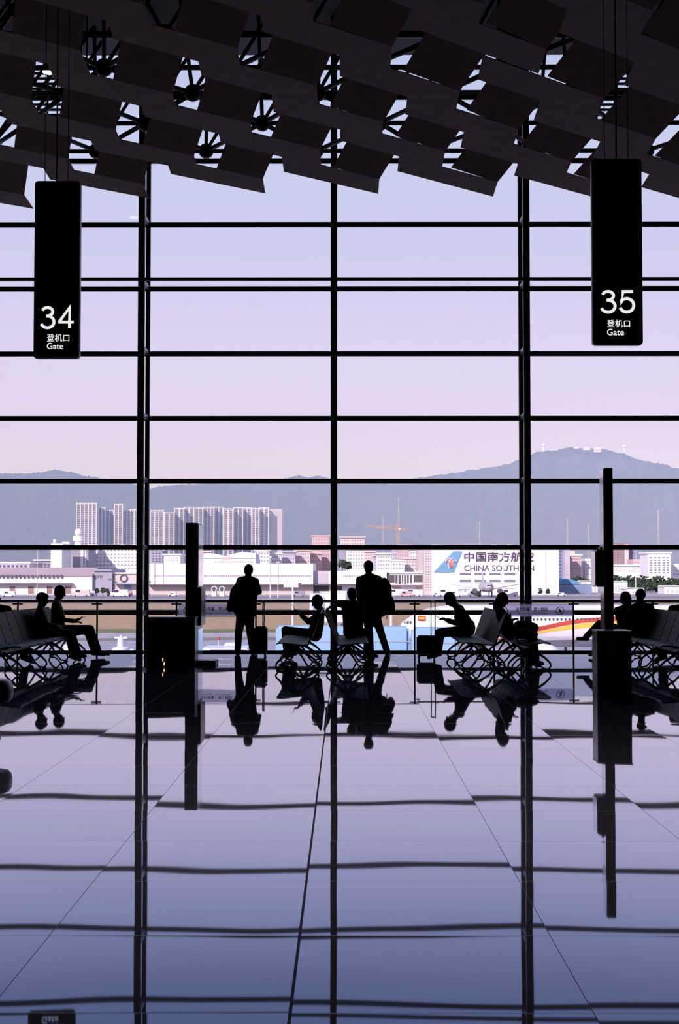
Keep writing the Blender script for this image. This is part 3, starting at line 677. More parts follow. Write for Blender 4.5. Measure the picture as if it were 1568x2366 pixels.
suitcase(963, 1009, 1469, 25.75, .26, (996, 1004), 1389, 'squat black cabin case in front of the hunched man')
def bag(name, lab, c, r, tilt, cat, Y, m=C_black):
    P = Wp(c[0], c[1], Y); e = empty(name, P-Vector((0,0,r[2])), lab, cat)
    M3 = Matrix.Rotation(tilt, 3, 'Y'); mb = MB()
    for a in (-.45, .45):
        for b_ in (-.45, .45): mb.ell(P+M3 @ Vector((r[0]*a, 0, r[2]*b_)), (r[0]*.66, r[1], r[2]*.66), M3)
    mb.ell(P, (r[0]*.95, r[1]*1.1, r[2]*.98), M3); ev(mb, 'pouch', m, e, .014, 6)
    mb = MB(); mb.ell(P+M3 @ Vector((0, -r[1]*.85, -r[2]*.35)), (r[0]*.7, r[1]*.4, r[2]*.45), M3); ev(mb, 'pocket', m, e, .014, 4)
    return e, P
b1, P = bag('shoulder_bag', 'large dark bag hanging from the left shoulder of the standing man', (544, 1385), (.125, .09, .24), math.radians(14), 'bag', 27.1)
MB().tube([Wp(548,1362,27.0), Wp(552,1345,27.02), Wp(556,1334,27.12), Wp(558,1333,27.25), Wp(557,1340,27.42)], .014, 8).build('strap', M_leg, b1)
b2, P = bag('backpack', 'bulky black backpack on the tallest standing man', (885, 1380), (.175, .13, .33), math.radians(-12), 'backpack', 27.02)
MB().tube([Wp(878,1346,26.95), Wp(874,1332,27.02), Wp(870,1330,27.2), Wp(868,1338,27.36)], .016, 8).build('strap', M_leg, b2)
MB().tube([Wp(892,1408,27.0), Wp(893,1420,27.0), Wp(893.5,1431,27.0)], .008, 6).build('hanging_strap', M_leg, b2)
b3, P = bag('handbag', 'dark slouchy handbag on the bench before the seated woman', (1214, 1455), (.20, .12, .13), math.radians(8), 'bag', 24.3)
MB().tube([Wp(1195,1450,24.3), Wp(1200,1437,24.3), Wp(1216,1434,24.3), Wp(1226,1446,24.3)], .010, 8).build('handle', M_leg, b3)

# ================================================================== OUTSIDE
def zat(py, D): return Wp(784, py, D).z
def xat(px, D): return Wp(px, 1323, D).x
def gy(py): return Gp(784, py, ZG).y
# ground
mg = bpy.data.materials.new('airfield_ground'); mg.use_nodes = True; n = mg.node_tree; b = n.nodes['Principled BSDF']; N = n.nodes; L = n.links
tc = N.new('ShaderNodeTexCoord'); sp = N.new('ShaderNodeSeparateXYZ'); L.new(tc.outputs['Object'], sp.inputs[0])
nz = N.new('ShaderNodeTexNoise'); nz.inputs['Scale'].default_value = .05; nz.inputs['Detail'].default_value = 8; L.new(tc.outputs['Object'], nz.inputs['Vector'])
a1 = N.new('ShaderNodeMath'); a1.operation = 'MULTIPLY_ADD'; L.new(nz.outputs[0], a1.inputs[0]); a1.inputs[1].default_value = 14; L.new(sp.outputs['Y'], a1.inputs[2])
mr = N.new('ShaderNodeMapRange'); mr.inputs[1].default_value = 7; mr.inputs[2].default_value = 807; L.new(a1.outputs[0], mr.inputs[0])
cr = N.new('ShaderNodeValToRGB'); cr.color_ramp.interpolation = 'CONSTANT'; L.new(mr.outputs[0], cr.inputs[0])
stops = [(0, (0.384, 0.384, 0.435)), (1481, (0.256, 0.218, 0.198)), (1475, (0.461, 0.397, 0.435)), (1463, (0.192, 0.205, 0.096)), (1454, (0.461, 0.320, 0.198)), (1415, (0.256, 0.205, 0.128)), (1408, (0.461, 0.333, 0.224)), (1396, (0.282, 0.243, 0.205)), (1391, (0.346, 0.307, 0.346)), (1383, (0.256, 0.218, 0.256)), (1378, (0.384, 0.346, 0.384))]
el = cr.color_ramp.elements
for i, (p, c) in enumerate(stops):
    pos = 0 if i == 0 else gy(p)/800
    if i < 2: q = el[i]; q.position = pos
    else: q = el.new(pos)
    q.color = (*c, 1)
n2 = N.new('ShaderNodeTexNoise'); n2.inputs['Scale'].default_value = .35; n2.inputs['Detail'].default_value = 6; L.new(tc.outputs['Object'], n2.inputs['Vector'])
m2 = N.new('ShaderNodeMapRange'); m2.inputs[1].default_value = .3; m2.inputs[2].default_value = .7; m2.inputs[3].default_value = .8; m2.inputs[4].default_value = 1.2; L.new(n2.outputs[0], m2.inputs[0])
mx = N.new('ShaderNodeMix'); mx.data_type = 'RGBA'; mx.blend_type = 'MULTIPLY'; mx.inputs[0].default_value = 1; L.new(cr.outputs[0], mx.inputs[6]); L.new(m2.outputs[0], mx.inputs[7])
L.new(mx.outputs[2], b.inputs['Base Color']); b.inputs['Roughness'].default_value = .9; b.inputs['Specular IOR Level'].default_value = .1
tag(MB().box((-3500, -60, ZG-1), (3500, 9000, ZG)).build('ground', mg), kind='structure')
# hills
M_hill = mat('forested_hill', (.05, .06, .055), .95, noise=.3, nscale=.03, spec=.05)
def hill(name, prof, D, back, front, seed):
    rnd = random.Random(seed); xs = []; n_ = 260
    a, z_ = prof[0][0], prof[-1][0]
    pts = []
    for i in range(n_+1):
        px = a+(z_-a)*i/n_
        for (x0, y0), (x1, y1) in zip(prof, prof[1:]):
            if x0 <= px <= x1:
                t = (px-x0)/(x1-x0); t = t*t*(3-2*t)*.4+t*.6; py = y0+(y1-y0)*t; break
        pts.append(Wp(px, py, D)); jit = globals().setdefault('JIT', {}); jit.setdefault(name+str(seed), []).append(rnd.uniform(-1.2, 2.0)*D/F)
    rows = 14; vs = []; fs = []
    for j in range(rows+1):
        t = j/rows
        for i, p in enumerate(pts):
            h = (p.z-ZG)*(1-t)**1.15; w = 0
            vs.append(Vector((p.x*(1-.05*t), D-(D-front)*t, ZG-2+max(0, h+w)+(jit[name+str(seed)][i] if j == 0 else 0)+rnd.uniform(-.3, .3)*(0 < t < 1))))
    base = len(vs)
    for p in pts: vs.append(Vector((p.x, back, ZG-2)))
    m = n_+1
    for j in range(rows):
        for i in range(n_): fs.append((j*m+i, j*m+i+1, (j+1)*m+i+1, (j+1)*m+i))
    for i in range(n_): fs.append((base+i, base+i+1, i+1, i))
    tag(MB().add(vs, fs).build(name, M_hill), kind='structure')
hill('hill', [(-420,1150),(-200,1100),(0,1092),(60,1093),(100,1089),(128,1084),(160,1089),(200,1099),(235,1104),(290,1112),(330,1124),(380,1150),(420,1200),(470,1300)], 4300, 5000, 3300, 1)
hill('hill', [(180,1300),(250,1180),(300,1142),(345,1130),(370,1122),(450,1117),(540,1112),(600,1108),(680,1106),(760,1108),(860,1112),(965,1106),(1010,1101),(1060,1096),(1100,1094),(1160,1120),(1250,1200),(1300,1300)], 4000, 4800, 3250, 2)
hill('hill', [(480,1300),(560,1110),(620,1112),(665,1103),(690,1097),(712,1102),(735,1098),(760,1104),(820,1112),(900,1300)], 4900, 5300, 4400, 3)
hill('hill', [(700,1300),(840,1150),(900,1112),(965,1103),(1010,1096),(1040,1092),(1090,1085),(1130,1079),(1170,1071),(1200,1060),(1220,1050),(1240,1042),(1262,1040),(1285,1040),(1312,1031),(1345,1033),(1395,1037),(1420,1043),(1440,1047),(1470,1060),(1500,1066),(1530,1070),(1560,1080),(1650,1105),(1800,1140),(2000,1200)], 3600, 4500, 3150, 4)
# haze between the town and the hills
mh = bpy.data.materials.new('haze'); mh.use_nodes = True; n = mh.node_tree; n.nodes.clear()
o_ = n.nodes.new('ShaderNodeOutputMaterial'); v_ = n.nodes.new('ShaderNodeVolumeScatter'); v_.inputs['Color'].default_value = (.47, .56, 1, 1)
v_.inputs['Density'].default_value = .00056; v_.inputs['Anisotropy'].default_value = -.3
n.links.new(v_.outputs[0], o_.inputs['Volume'])
hz = MB().box((-2400, 1250, ZG+.2), (2400, 3140, 255)).build('haze', mh); tag(hz, kind='structure')
# ---- facades
def fm(nm, c, nz_=.06): return mat(nm, c, .8, noise=nz_, nscale=.12, spec=.15)
F_white = fm('facade_white', (.80, .76, .78)); F_pink = fm('facade_pink', (.62, .44, .44)); F_cream = fm('facade_cream', (.66, .56, .54))
F_grey = fm('facade_grey', (.36, .35, .42)); F_blue = fm('facade_blue', (.22, .27, .40)); F_roof = fm('roof_mauve', (.46, .36, .38)); F_lilac = fm('facade_lilac', (.55, .50, .58))
F_win = mat('far_window', (.12, .11, .16), .4); F_winl = mat('far_window_pale', (.36, .32, .38), .5); F_dark = mat('far_opening', (.10, .085, .10), .8)
F_bluer = fm('roof_blue', (.13, .30, .52)); F_brown = fm('door_brown', (.30, .22, .20))
def wins(e, D, rects, m, nm='window', proud=.12):
    first = None
    for (x0, y0, x1, y1) in rects:
        X0, X1 = xat(x0, D), xat(x1, D); Z0, Z1 = zat(y1, D), zat(y0, D)
        MB().box((X0, D-proud, Z0), (X1, D+.05, Z1)).build(nm, m, e)
def grid(x0, x1, y0, y1, nx, ny, fx=.5, fy=.5):
    return [(x0+(x1-x0)*(i+.5-fx/2)/nx, y0+(y1-y0)*(j+.5-fy/2)/ny, x0+(x1-x0)*(i+.5+fx/2)/nx, y0+(y1-y0)*(j+.5+fy/2)/ny) for j in range(ny) for i in range(nx)]
def bld(label, cat, x0, x1, yt, D, dep, m, name='building', roof=None, group=None):
    X0, X1, Z = xat(x0, D), xat(x1, D), zat(yt, D)
    e = empty(name, ((X0+X1)/2, D+dep/2, ZG), label, cat, group)
    MB().box((X0, D, ZG), (X1, D+dep, Z)).build('wall', m, e)
    h = max(.25, D*.0009)
    if roof: MB().box((X0-h, D-h, Z), (X1+h, D+dep+h, Z+h*1.2)).build('roof', roof, e)
    return e
# residential towers
TW = [(176,222,1163,'w'),(227,242,1173,'b'),(243,262,1180,'b'),(264,282,1165,'w'),(284,318,1178,'w'),(347,377,1180,'w'),(379,402,1185,'g'),(403,424,1175,'g'),(426,447,1172,'w'),
      (450,468,1174,'g'),(470,494,1172,'w'),(496,514,1172,'b'),(516,538,1176,'w'),(540,560,1173,'g'),(562,580,1174,'w'),(582,598,1175,'w'),(600,620,1174,'w'),(622,652,1176,'l')]
for i, (x0, x1, yt, k) in enumerate(TW):
    D = 2000+(i % 3)*18; m = {'w': F_lilac, 'b': F_blue, 'g': F_grey, 'l': F_lilac}[k]
    e = bld('%s high-rise apartment tower, %s from the left in the distant row' % ({'w': 'pale', 'b': 'blue grey', 'g': 'grey', 'l': 'plain pale'}[k], NUM[i]), 'tower', x0, x1, yt, D, 14, m, 'apartment_tower', group='distant apartment towers')
    if k == 'l': continue
    nb_ = max(2, int((x1-x0)/8)); w = (x1-x0)/nb_
    for j in range(nb_+1):
        X = xat(x0+w*j, D); MB().box((X-.55, D-1.2, ZG), (X+.55, D, zat(yt-2, D))).build('rib', F_white, e)
    for j in range(nb_):
        ya = yt+3
        MB().box((xat(x0+w*j, D), D-1.0, zat(yt+1, D)), (xat(x0+w*(j+1), D), D, zat(yt-1, D))).build('lintel', F_white, e)
        mb = MB(); Xa, Xb = xat(x0+w*(j+.25), D), xat(x0+w*(j+.75), D); z = zat(yt+4, D)
        while z > ZG+30:
            mb.box((Xa, D-.4, z-1.9), (Xb, D+.1, z)); z -= 3.1
        mb.build('window_bay', F_win, e)
# white control complex with radome tower
D = 820
e = bld('large white office block of window rows left of the left column', 'building', 205, 322, 1262, D, 30, F_white, roof=F_white)
wins(e, D, grid(212, 318, 1268, 1318, 13, 6, .45, .35), F_winl)
e = bld('white windowless block with a slim dark glazed part, below the mountain at left', 'building', 117, 145, 1256, 758, 22, F_white)
wins(e, 758, [(143.2, 1268, 144.4, 1316)], F_win, 'downpipe')
e = bld('grey glass fronted block below the radome tower', 'building', 145, 204, 1266, 790, 24, F_grey, roof=F_white)
wins(e, 790, grid(147, 184, 1270, 1318, 5, 5, .8, .75), F_winl)
wins(e, 790, [(186, 1268, 192, 1318), (196, 1268, 199, 1318)], F_white, 'pilaster')
Dr = 802; P = Wp(181, 1230, Dr); zb = zat(1266, 790)+.86
e = empty('radome_tower', (P.x, Dr, zb), 'white tower topped by a round radome', 'tower')
MB().tube([(P.x, Dr, zb), (P.x, Dr, zat(1240, Dr))], 2.1, 16).build('shaft', F_white, e)
MB().tube([(P.x, Dr, zat(1250, Dr)), (P.x, Dr, zat(1238, Dr))], 2.8, 16).build('gallery', F_white, e)
MB().ell((P.x, Dr, zat(1230, Dr)), (2.2, 2.2, 2.2)).build('radome', F_white, e, smooth=True)
for (x0, x1, yt, lab) in ((122, 127, 1246, 'thin white rooftop stack on the windowless block'), (142, 158, 1252, 'low white plant box on the roof left of the radome tower')):
    Dd = 765 if x0 < 130 else 795; tag(MB().box((xat(x0, Dd), Dd, zat(1256, 758) if x0 < 130 else zat(1266, 790)+.86), (xat(x1, Dd), Dd+4, zat(yt, Dd))).build('roof_box', F_white), lab, 'roof plant')
e = bld('low pale shed with curved roof before the hill at far left', 'building', -20, 68, 1302, 760, 30, F_lilac, roof=F_white); wins(e, 760, grid(-15, 64, 1304, 1312, 8, 1, .6, .6), F_win)
e = bld('low flat roofed shed left of the white windowless block', 'building', 80, 118, 1296, 798, 14, F_grey, roof=F_white); wins(e, 798, grid(84, 116, 1302, 1314, 4, 2, .6, .5), F_win)
# left cargo shed
D = 640
e = bld('long white cargo shed with mauve roof band and brown doors at left', 'cargo shed', -60, 213, 1330, D, 60, F_white, 'cargo_shed')
MB().prism([(xat(-62, D), D-.6, zat(1328, D)), (xat(214, D), D-.6, zat(1328, D)), (xat(214, D), D+14, zat(1311, D)), (xat(-62, D), D+14, zat(1311, D))], (0, .2, -.6)).build('roof', F_roof, e)
wins(e, D-.6, grid(-8, 146, 1327, 1335, 16, 1, .5, .9), F_win, 'vent', .4)
MB().box((xat(-60, D), D-3, zat(1349.5, D)), (xat(169, D), D, zat(1347.5, D))).build('canopy', F_dark, e)
wins(e, D, [(x-6, 1355, x+6, 1372) for x in (-13, 29, 72, 115, 157)], F_brown, 'door')
wins(e, D, [(x-8, 1352, x-7, 1374) for x in (-11, 31, 74, 117, 159)]+[(x+7.5, 1352, x+8.5, 1374) for x in (-13, 29, 72, 115, 157)], F_pink, 'door_post')
e = bld('grey shed with sloping roof right of the long cargo shed', 'shed', 215, 259, 1318, D+2, 40, F_grey, 'shed')
MB().prism([(xat(215, D), D+1, zat(1319, D)), (xat(259, D), D+1, zat(1319, D)), (xat(256, D), D+1, zat(1315.5, D)), (xat(214, D), D+1, zat(1315.5, D))], (0, 40, 0)).build('roof', F_grey, e)
wins(e, D+2, grid(215, 237, 1329, 1335, 6, 1, .5, 1), F_win); wins(e, D+2, grid(250, 264, 1337, 1341, 5, 1, .5, 1), F_win)
e = bld('small hall with a large round emblem on its front', 'building', 262, 322, 1326, D+4, 30, F_cream, roof=F_white)
C0 = Wp(286, 1336, D+3.8); MB().tube([C0+Vector((math.cos(2*PI*k/24)*1.5, 0, math.sin(2*PI*k/24)*1.5)) for k in range(25)], .35, 6).build('round_emblem', F_win, e)
MB().box((xat(264, D), D, zat(1350.5, D)), (xat(318, D), D+4, zat(1348.5, D))).build('canopy', F_blue, e)
wins(e, D+3.5, [(288, 1352, 302, 1364)], F_blue, 'doorway')
# long warehouse
D = 650
e = bld('very long white warehouse with a strip of small windows behind the standing man', 'warehouse', 345, 723, 1302, D, 70, F_white, 'warehouse')
MB().box((xat(345, D), D-4, zat(1353, D)), (xat(723, D), D, zat(1350.5, D))).build('canopy', F_dark, e)
MB().box((xat(345, D), D-.3, ZG), (xat(723, D), D, zat(1354, D))).build('dock_wall', F_cream, e)
wins(e, D, grid(357, 720, 1328, 1332.5, 84, 1, .5, 1), F_winl)
for x in (357, 377, 624, 642): MB().box((xat(x, D)-.1, D-.3, zat(1353, D)), (xat(x, D)+.1, D, zat(1302, D))).build('downpipe', F_lilac, e)
e = bld('pale warehouse with dark loading bays right of the centre mullion', 'warehouse', 723, 893, 1319, D+4, 60, F_white, 'warehouse')
MB().box((xat(723, D), D, zat(1352, D)), (xat(893, D), D+4, zat(1350, D))).build('canopy', F_dark, e)
wins(e, D+4, grid(728, 752, 1329, 1333, 6, 1, .5, 1)+grid(792, 836, 1329, 1333, 11, 1, .5, 1), F_winl)
wins(e, D+4, [(724, 1353, 760, 1366), (774, 1354, 790, 1364)], F_dark, 'loading_bay')
wins(e, D+4, [(724, 1320, 757, 1349)], F_lilac, 'grey_panel', .2)
# gabled hall behind
e = bld('white hall with zigzag roof line behind the very long warehouse', 'hall', 470, 590, 1290, 720, 40, F_white, 'hall')
MB().prism([Wp(470, 1291, 720), Wp(590, 1291, 720), Wp(590, 1279, 720), Wp(558, 1275, 720), Wp(520, 1285, 720), Wp(486, 1278, 720), Wp(470, 1280, 720)], (0, 30, 0)).build('gable', F_white, e)
wins(e, 720, [(512, 1287, 535, 1294)], F_pink, 'wall_sign'); wins(e, 720, grid(495, 588, 1297, 1300, 16, 1, .6, 1), F_winl)
e = bld('white three storey block just right of the left column', 'building', 378, 416, 1283, 730, 20, F_white, roof=F_white); wins(e, 730, grid(386, 412, 1286, 1298, 4, 2, .45, .5), F_pink)
e = bld('slim grey tower block beside the left column', 'building', 347, 375, 1272, 760, 20, F_grey); wins(e, 760, grid(350, 372, 1276, 1300, 3, 4, .6, .4), F_win)
# dense town behind
rnd = random.Random(11); cols = [(F_white, 'white'), (F_cream, 'cream'), (F_pink, 'pink'), (F_lilac, 'lilac'), (F_grey, 'grey')]
def block(x0, x1, yt, D, ci, where, nx=None, ny=None, wm=None):
    m, cn = cols[ci]; e = bld('small %s town block, %s' % (cn, where), 'building', x0, x1, yt, D, 9, m, 'town_block', roof=m, group='town blocks behind the airfield')
    nx = nx or max(2, int((x1-x0)/6)); ny = ny or max(2, int((1318-yt)/8))
    wins(e, D, grid(x0+1, x1-1, yt+2, 1318, nx, ny, .5, .42), wm or F_winl, 'window')
ws = [(455,486,1276,1),(588,622,1272,0),(620,650,1281,0),(646,682,1277,3),(680,716,1274,1),(712,742,1281,2),(738,768,1268,2)]
for i, (a, b_, t_, c) in enumerate(ws): block(a, b_, t_, 900+14*i, c, '%s from the left above the long warehouse' % NUM[i])
ws = [(782,806,1262,4),(800,846,1270,0),(842,866,1276,1),(862,884,1286,3),(870,908,1281,0),(905,924,1268,3),(920,950,1262,2),(946,982,1271,0),(930,970,1292,1),(905,934,1297,0)]
for i, (a, b_, t_, c) in enumerate(ws): block(a, b_, t_, 960-14*i, c, '%s from the left right of the centre mullion' % NUM[i])
ws = [(786,842,1243,1),(720,760,1240,2),(1000,1180,1262,0)]
for i, (a, b_, t_, c) in enumerate(ws): block(a, b_, t_, 1150, c, ['on the rise just right of the centre mullion', 'on the rise just left of the centre mullion', 'long one behind the airline hangar'][i])
# glazed hall
D = 655
e = bld('low hall with big dark windows left of the airline hangar', 'hall', 899, 976, 1325, D, 40, F_white, 'glazed_hall', roof=F_white)
wins(e, D, [(888,1328,911,1346),(913,1328,918,1348),(920,1328,926,1350),(928,1328,931,1348),(933,1328,937,1350),(940,1328,944,1348),(947,1328,951,1348),(955,1329,978,1345)], F_dark)
wins(e, D, [(900,1354,925,1366),(960,1356,972,1368)], F_pink, 'gate'); wins(e, D, [(900, 1350, 975, 1352)], F_lilac, 'canopy', 3)
# airline hangar
D = 640
e = bld('large white hangar with airline lettering and a blue tail emblem', 'hangar', 998, 1291, 1269, D, 80, F_white, 'hangar')
MB().box((xat(980, D), D+1, ZG), (xat(998, D), D+70, zat(1265, D))).build('stair_tower', F_cream, e)
wins(e, D+1, grid(981, 997, 1270, 1366, 3, 16, .55, .45), F_winl, 'louvre_window')
wins(e, D, grid(1057, 1194, 1318, 1350, 4, 2, .74, .30), F_grey, 'window_band')
for (a, y0, c, y1) in grid(1057, 1194, 1318, 1350, 4, 2, .74, .30): wins(e, D-.12, grid(a, c, y0, y1, 8, 2, .6, .6), F_win, 'window')
wins(e, D, [(1058,1361,1084,1362.5),(1058,1364,1066,1368),(1072,1364,1076,1368),(1162,1360,1189,1369)], F_grey, 'low_window')
MB().box((xat(1260, D)-.1, D-.25, ZG), (xat(1260, D)+.1, D, zat(1269, D))).build('seam', F_cream, e)
M_text = mat('sign_text_dark', (.10, .07, .12), .7); M_tail = mat('tail_blue', (.16, .34, .52), .6, noise=.05, nscale=.2); M_flr = mat('flower_red', (.60, .09, .12), .6); M_flw = mat('flower_white', (.85, .78, .80), .6)
writing('中国南方航空', 1072, 1275, 1232, 1298, D-.25, M_text, 'lettering', e, .15, .012)
writing('CHINA SOUTHERN', 1072, 1306, 1233, 1319, D-.25, M_text, 'lettering', e, .15, -.004)
q = [Wp(x, y, D-.3) for x, y in ((1002,1322),(1048,1322),(1067,1274),(1047,1274))]
MB().prism(q, (0, .2, 0)).build('tail_emblem', M_tail, e)
def flower(m, nm, Y, g, e):
    mb = MB(); c = lambda x, y: Wp(x, y, Y)
    def pl(pts, r): mb.tube([c(x, y) for x, y in pts], r, 6)
    for sgn in (-1, 1):
        pl([(1041+sgn*2, 1312), (1041+sgn*4.5, 1306), (1041+sgn*4.8, 1298), (1041+sgn*7.5, 1294.5), (1041+sgn*10.5, 1296), (1041+sgn*11, 1299)], .19+g)
        pl([(1041+sgn*1, 1312), (1041+sgn*2, 1304), (1041+sgn*2.2, 1295), (1041+sgn*4, 1291), (1041+sgn*6, 1291)], .17+g)
    pl([(1041, 1312), (1041, 1290)], .16+g); pl([(1038.5, 1311), (1043.5, 1311)], .3+g)
    return mb.build(nm, m, e)
flower(M_flw, 'flower_outline', D-.35, .28, e); flower(M_flr, 'flower', D-.9, -.05, e)
# right of the hangar
e = bld('blue grey slab block right of the airline hangar', 'building', 1290, 1304, 1262, 760, 20, F_blue); wins(e, 760, grid(1291, 1303, 1270, 1340, 2, 9, .5, .4), F_win)
e = bld('narrow pale tower with vertical signs right of the hangar', 'building', 1304, 1316, 1262, 750, 8, F_lilac); wins(e, 750, grid(1305, 1311, 1300, 1345, 1, 6, .6, .4), F_pink)
e = bld('stepped pink apartment block right of the hangar', 'building', 1314, 1342, 1284, 770, 18, F_pink, roof=F_white); wins(e, 770, grid(1315, 1341, 1287, 1318, 5, 4, .5, .4), F_winl)
MB().box((xat(1314, 772), 772, zat(1290, 772)), (xat(1328, 772), 782, zat(1272, 772))).build('upper_storeys', F_cream, e)
e = bld('slim pale block left of the right post', 'building', 1351, 1368, 1291, 780, 16, F_white); wins(e, 780, grid(1352, 1367, 1294, 1330, 3, 5, .45, .4), F_winl)
D = 690; X0, X1 = xat(1289, D), xat(1338, D)
e = empty('arched_shed', ((X0+X1)/2, D+8, ZG), 'blue arched roof shed right of the hangar', 'shed')
pr = [Vector((X0+(X1-X0)*k/14, D, zat(1349, D)+(zat(1338, D)-zat(1349, D))*math.sin(PI*(.12+.88*k/14))**.6)) for k in range(15)]
MB().prism(pr+[Vector((X1, D, zat(1351, D))), Vector((X0, D, zat(1351, D)))], (0, 18, 0)).build('roof', F_bluer, e)
MB().box((X0, D, ZG), (X1+6, D+18, zat(1350, D))).build('wall', F_blue, e)
for (x0, x1, yt, D, m, lab) in ((1342,1380,1343,716,F_white,'low white shed with pitched roof left of the right post'), (1416,1449,1344,690,F_white,'low white shed right of the right post'),
        (1446,1488,1360,660,F_white,'low flat white store among the trees'), (1534,1580,1355,670,F_white,'low white shed at the right edge')):
    e = bld(lab, 'shed', x0, x1, yt, D, 14, m, 'low_shed'); MB().prism([Wp(x0-1, yt+1, D), Wp(x1+1, yt+1, D), Wp(x1-2, yt-2, D), Wp(x0+2, yt-2, D)], (0, 14, 0)).build('roof', m, e); wins(e, D, grid(x0+2, x1-2, yt+4, 1372, 4, 1, .5, .6), F_lilac, 'door')
e = bld('tall pink apartment tower just right of the right post', 'building', 1412, 1453, 1255, 1250, 20, F_pink); wins(e, 1250, grid(1414, 1446, 1262, 1310, 5, 9, .5, .4), F_winl)
MB().box((xat(1443, 1249), 1249, ZG), (xat(1452, 1249), 1251, zat(1258, 1249))).build('end_bay', F_cream, e)
e = bld('grey apartment tower behind the long white row at right', 'building', 1454, 1470, 1258, 1260, 20, F_grey); wins(e, 1260, grid(1455, 1469, 1264, 1310, 2, 8, .5, .4), F_win)
e = bld('long low white row above the trees at right', 'building', 1412, 1499, 1308, 900, 20, F_white, roof=F_white); wins(e, 900, grid(1416, 1496, 1312, 1322, 14, 2, .5, .45), F_pink)
e = bld('pink stepped block above the long low white row', 'building', 1462, 1500, 1292, 1000, 20, F_pink); wins(e, 1000, grid(1464, 1498, 1295, 1310, 6, 2, .5, .4), F_winl)
e = bld('broad white apartment block with dark balcony columns at right', 'building', 1496, 1549, 1279, 860, 22, F_white, roof=F_white)
wins(e, 860, [r_ for x in (1502, 1513, 1522, 1532, 1541) for r_ in grid(x-2, x+3, 1286, 1326, 2, 7, .7, .5)], F_win)
e = bld('white apartment block cut by the right edge', 'building', 1552, 1600, 1303, 884, 22, F_white); wins(e, 884, grid(1554, 1598, 1308, 1330, 8, 3, .5, .45), F_winl)
# trees
M_leaf = mat('foliage', (.045, .07, .045), .9, noise=.4, nscale=.8, spec=.1); M_trunk = mat('trunk', (.10, .07, .05), .9)
def tree(px, yt, yb, D, r, lab, seed):
    rn = random.Random(seed); x = xat(px, D); z1 = zat(yt, D); z0 = max(ZG, zat(yb, D)); e = empty('tree', (x, D, ZG), lab, 'tree', 'trees behind the airfield')
    mb = MB(); 
    for k in range(46):
        t = rn.random(); zz = z0+(z1-z0)*(.25+.68*t); q = r*(1.0-.35*abs(t-.45)*2)
        a = rn.random()*6.28; d = rn.random()**.6*q*.7
        mb.ell((x+math.cos(a)*d, D+math.sin(a)*d, zz-q*.2), (q*rn.uniform(.14, .32), q*rn.uniform(.14, .32), q*rn.uniform(.13, .28)), None, 7, 5)
    o = mb.build('crown', M_leaf, e)
    MB().tube([(x, D, ZG), (x, D, z0+(z1-z0)*.5)], r*.07, 6).build('trunk', M_trunk, e)
k = 0
for (px, yt) in ((1318,1345),(1326,1330),(1335,1326),(1346,1330),(1357,1336),(1366,1338)):
    tree(px, yt, 1362, 730, 3.0, 'bushy dark tree left of the right post, %s from the left' % NUM[k], k); k += 1
for i in range(15):
    tree(1421+i*10.6, 1325+(i % 3)*3+(6 if i > 10 else 0), 1368, 740+(i % 4)*9, 3.6, 'dark tree in the belt right of the right post, %s from the left' % NUM[i], 50+i)
for i in range(8):
    tree(1462+i*13, 1340+(i % 3)*4, 1372, 705+(i % 3)*6, 3.0, 'dark tree in the front of the belt at right, %s from the left' % NUM[i], 80+i)
for i, (px, yt) in enumerate(((1247,1357),(1265,1358))): tree(px, yt, 1374, 610, 1.5, '%s of two round trees before the airline hangar' % ('left' if i == 0 else 'right'), 100+i)
for i, (px, yt) in enumerate(((790,1290),(803,1294),(223,1357),(238,1355),(248,1358))): tree(px, yt, 1372 if i > 1 else 1318, 600 if i > 1 else 745, 1.6 if i > 1 else 3.2, ['dark tree right of the centre mullion above the warehouse, left one', 'dark tree right of the centre mullion above the warehouse, right one', 'low bush before the grey shed, left', 'low bush before the grey shed, middle', 'low bush before the grey shed, right'][i], 110+i)
# masts, crane, pylons, hilltop things
M_mast = mat('mast_white', (.75, .72, .75), .6)
for (px, yt, yb, D, lab) in ((86,1270,1366,560,'thin tall lighting mast at far left'), (624,1288,1366,560,'thin mast before the long warehouse, left of the pair'), (642,1300,1366,560,'thin mast before the long warehouse, right of the pair'), (1468,1305,1372,560,'thin white mast before the tree belt at right'), (1163,1270,1360,600,'thin mast before the airline hangar')):
    x = xat(px, D); e = empty('light_mast', (x, D, ZG), lab, 'mast'); MB().tube([(x, D, ZG), (x, D, zat(yt, D))], [.2, .1], 8).build('pole', M_mast, e); MB().box((x-.6, D-.2, zat(yt, D)), (x+.6, D+.2, zat(yt, D)+.4)).build('lamp_head', M_mast, e)
M_crane = mat('crane_orange', (.62, .38, .26), .7)
def lattice(mb, a, b_, w, n_=10, r=.3):
    a = Vector(a); b_ = Vector(b_); d = (b_-a).normalized(); u = Vector((0, 1, 0)); v = d.cross(u).normalized()
    cs = [u*w+v*w, u*w-v*w, -u*w-v*w, -u*w+v*w]
    for c in cs: mb.tube([a+c, b_+c], r, 4)
    for k in range(n_):
        for i in range(4): mb.tube([a.lerp(b_, k/n_)+cs[i], a.lerp(b_, (k+1)/n_)+cs[(i+1) % 4]], r*.7, 4)
D = 1650; e = empty('tower_crane', (xat(918, D), D, ZG), 'orange tower crane on the skyline of the town', 'crane')
mb = MB(); lattice(mb, (xat(918, D), D, ZG), (xat(918, D), D, zat(1221, D)), .8, 14); mb.build('mast', M_crane, e)
mb = MB(); lattice(mb, (xat(844, D), D, zat(1215, D)), (xat(940, D), D, zat(1224, D)), .6, 16); mb.build('jib', M_crane, e)
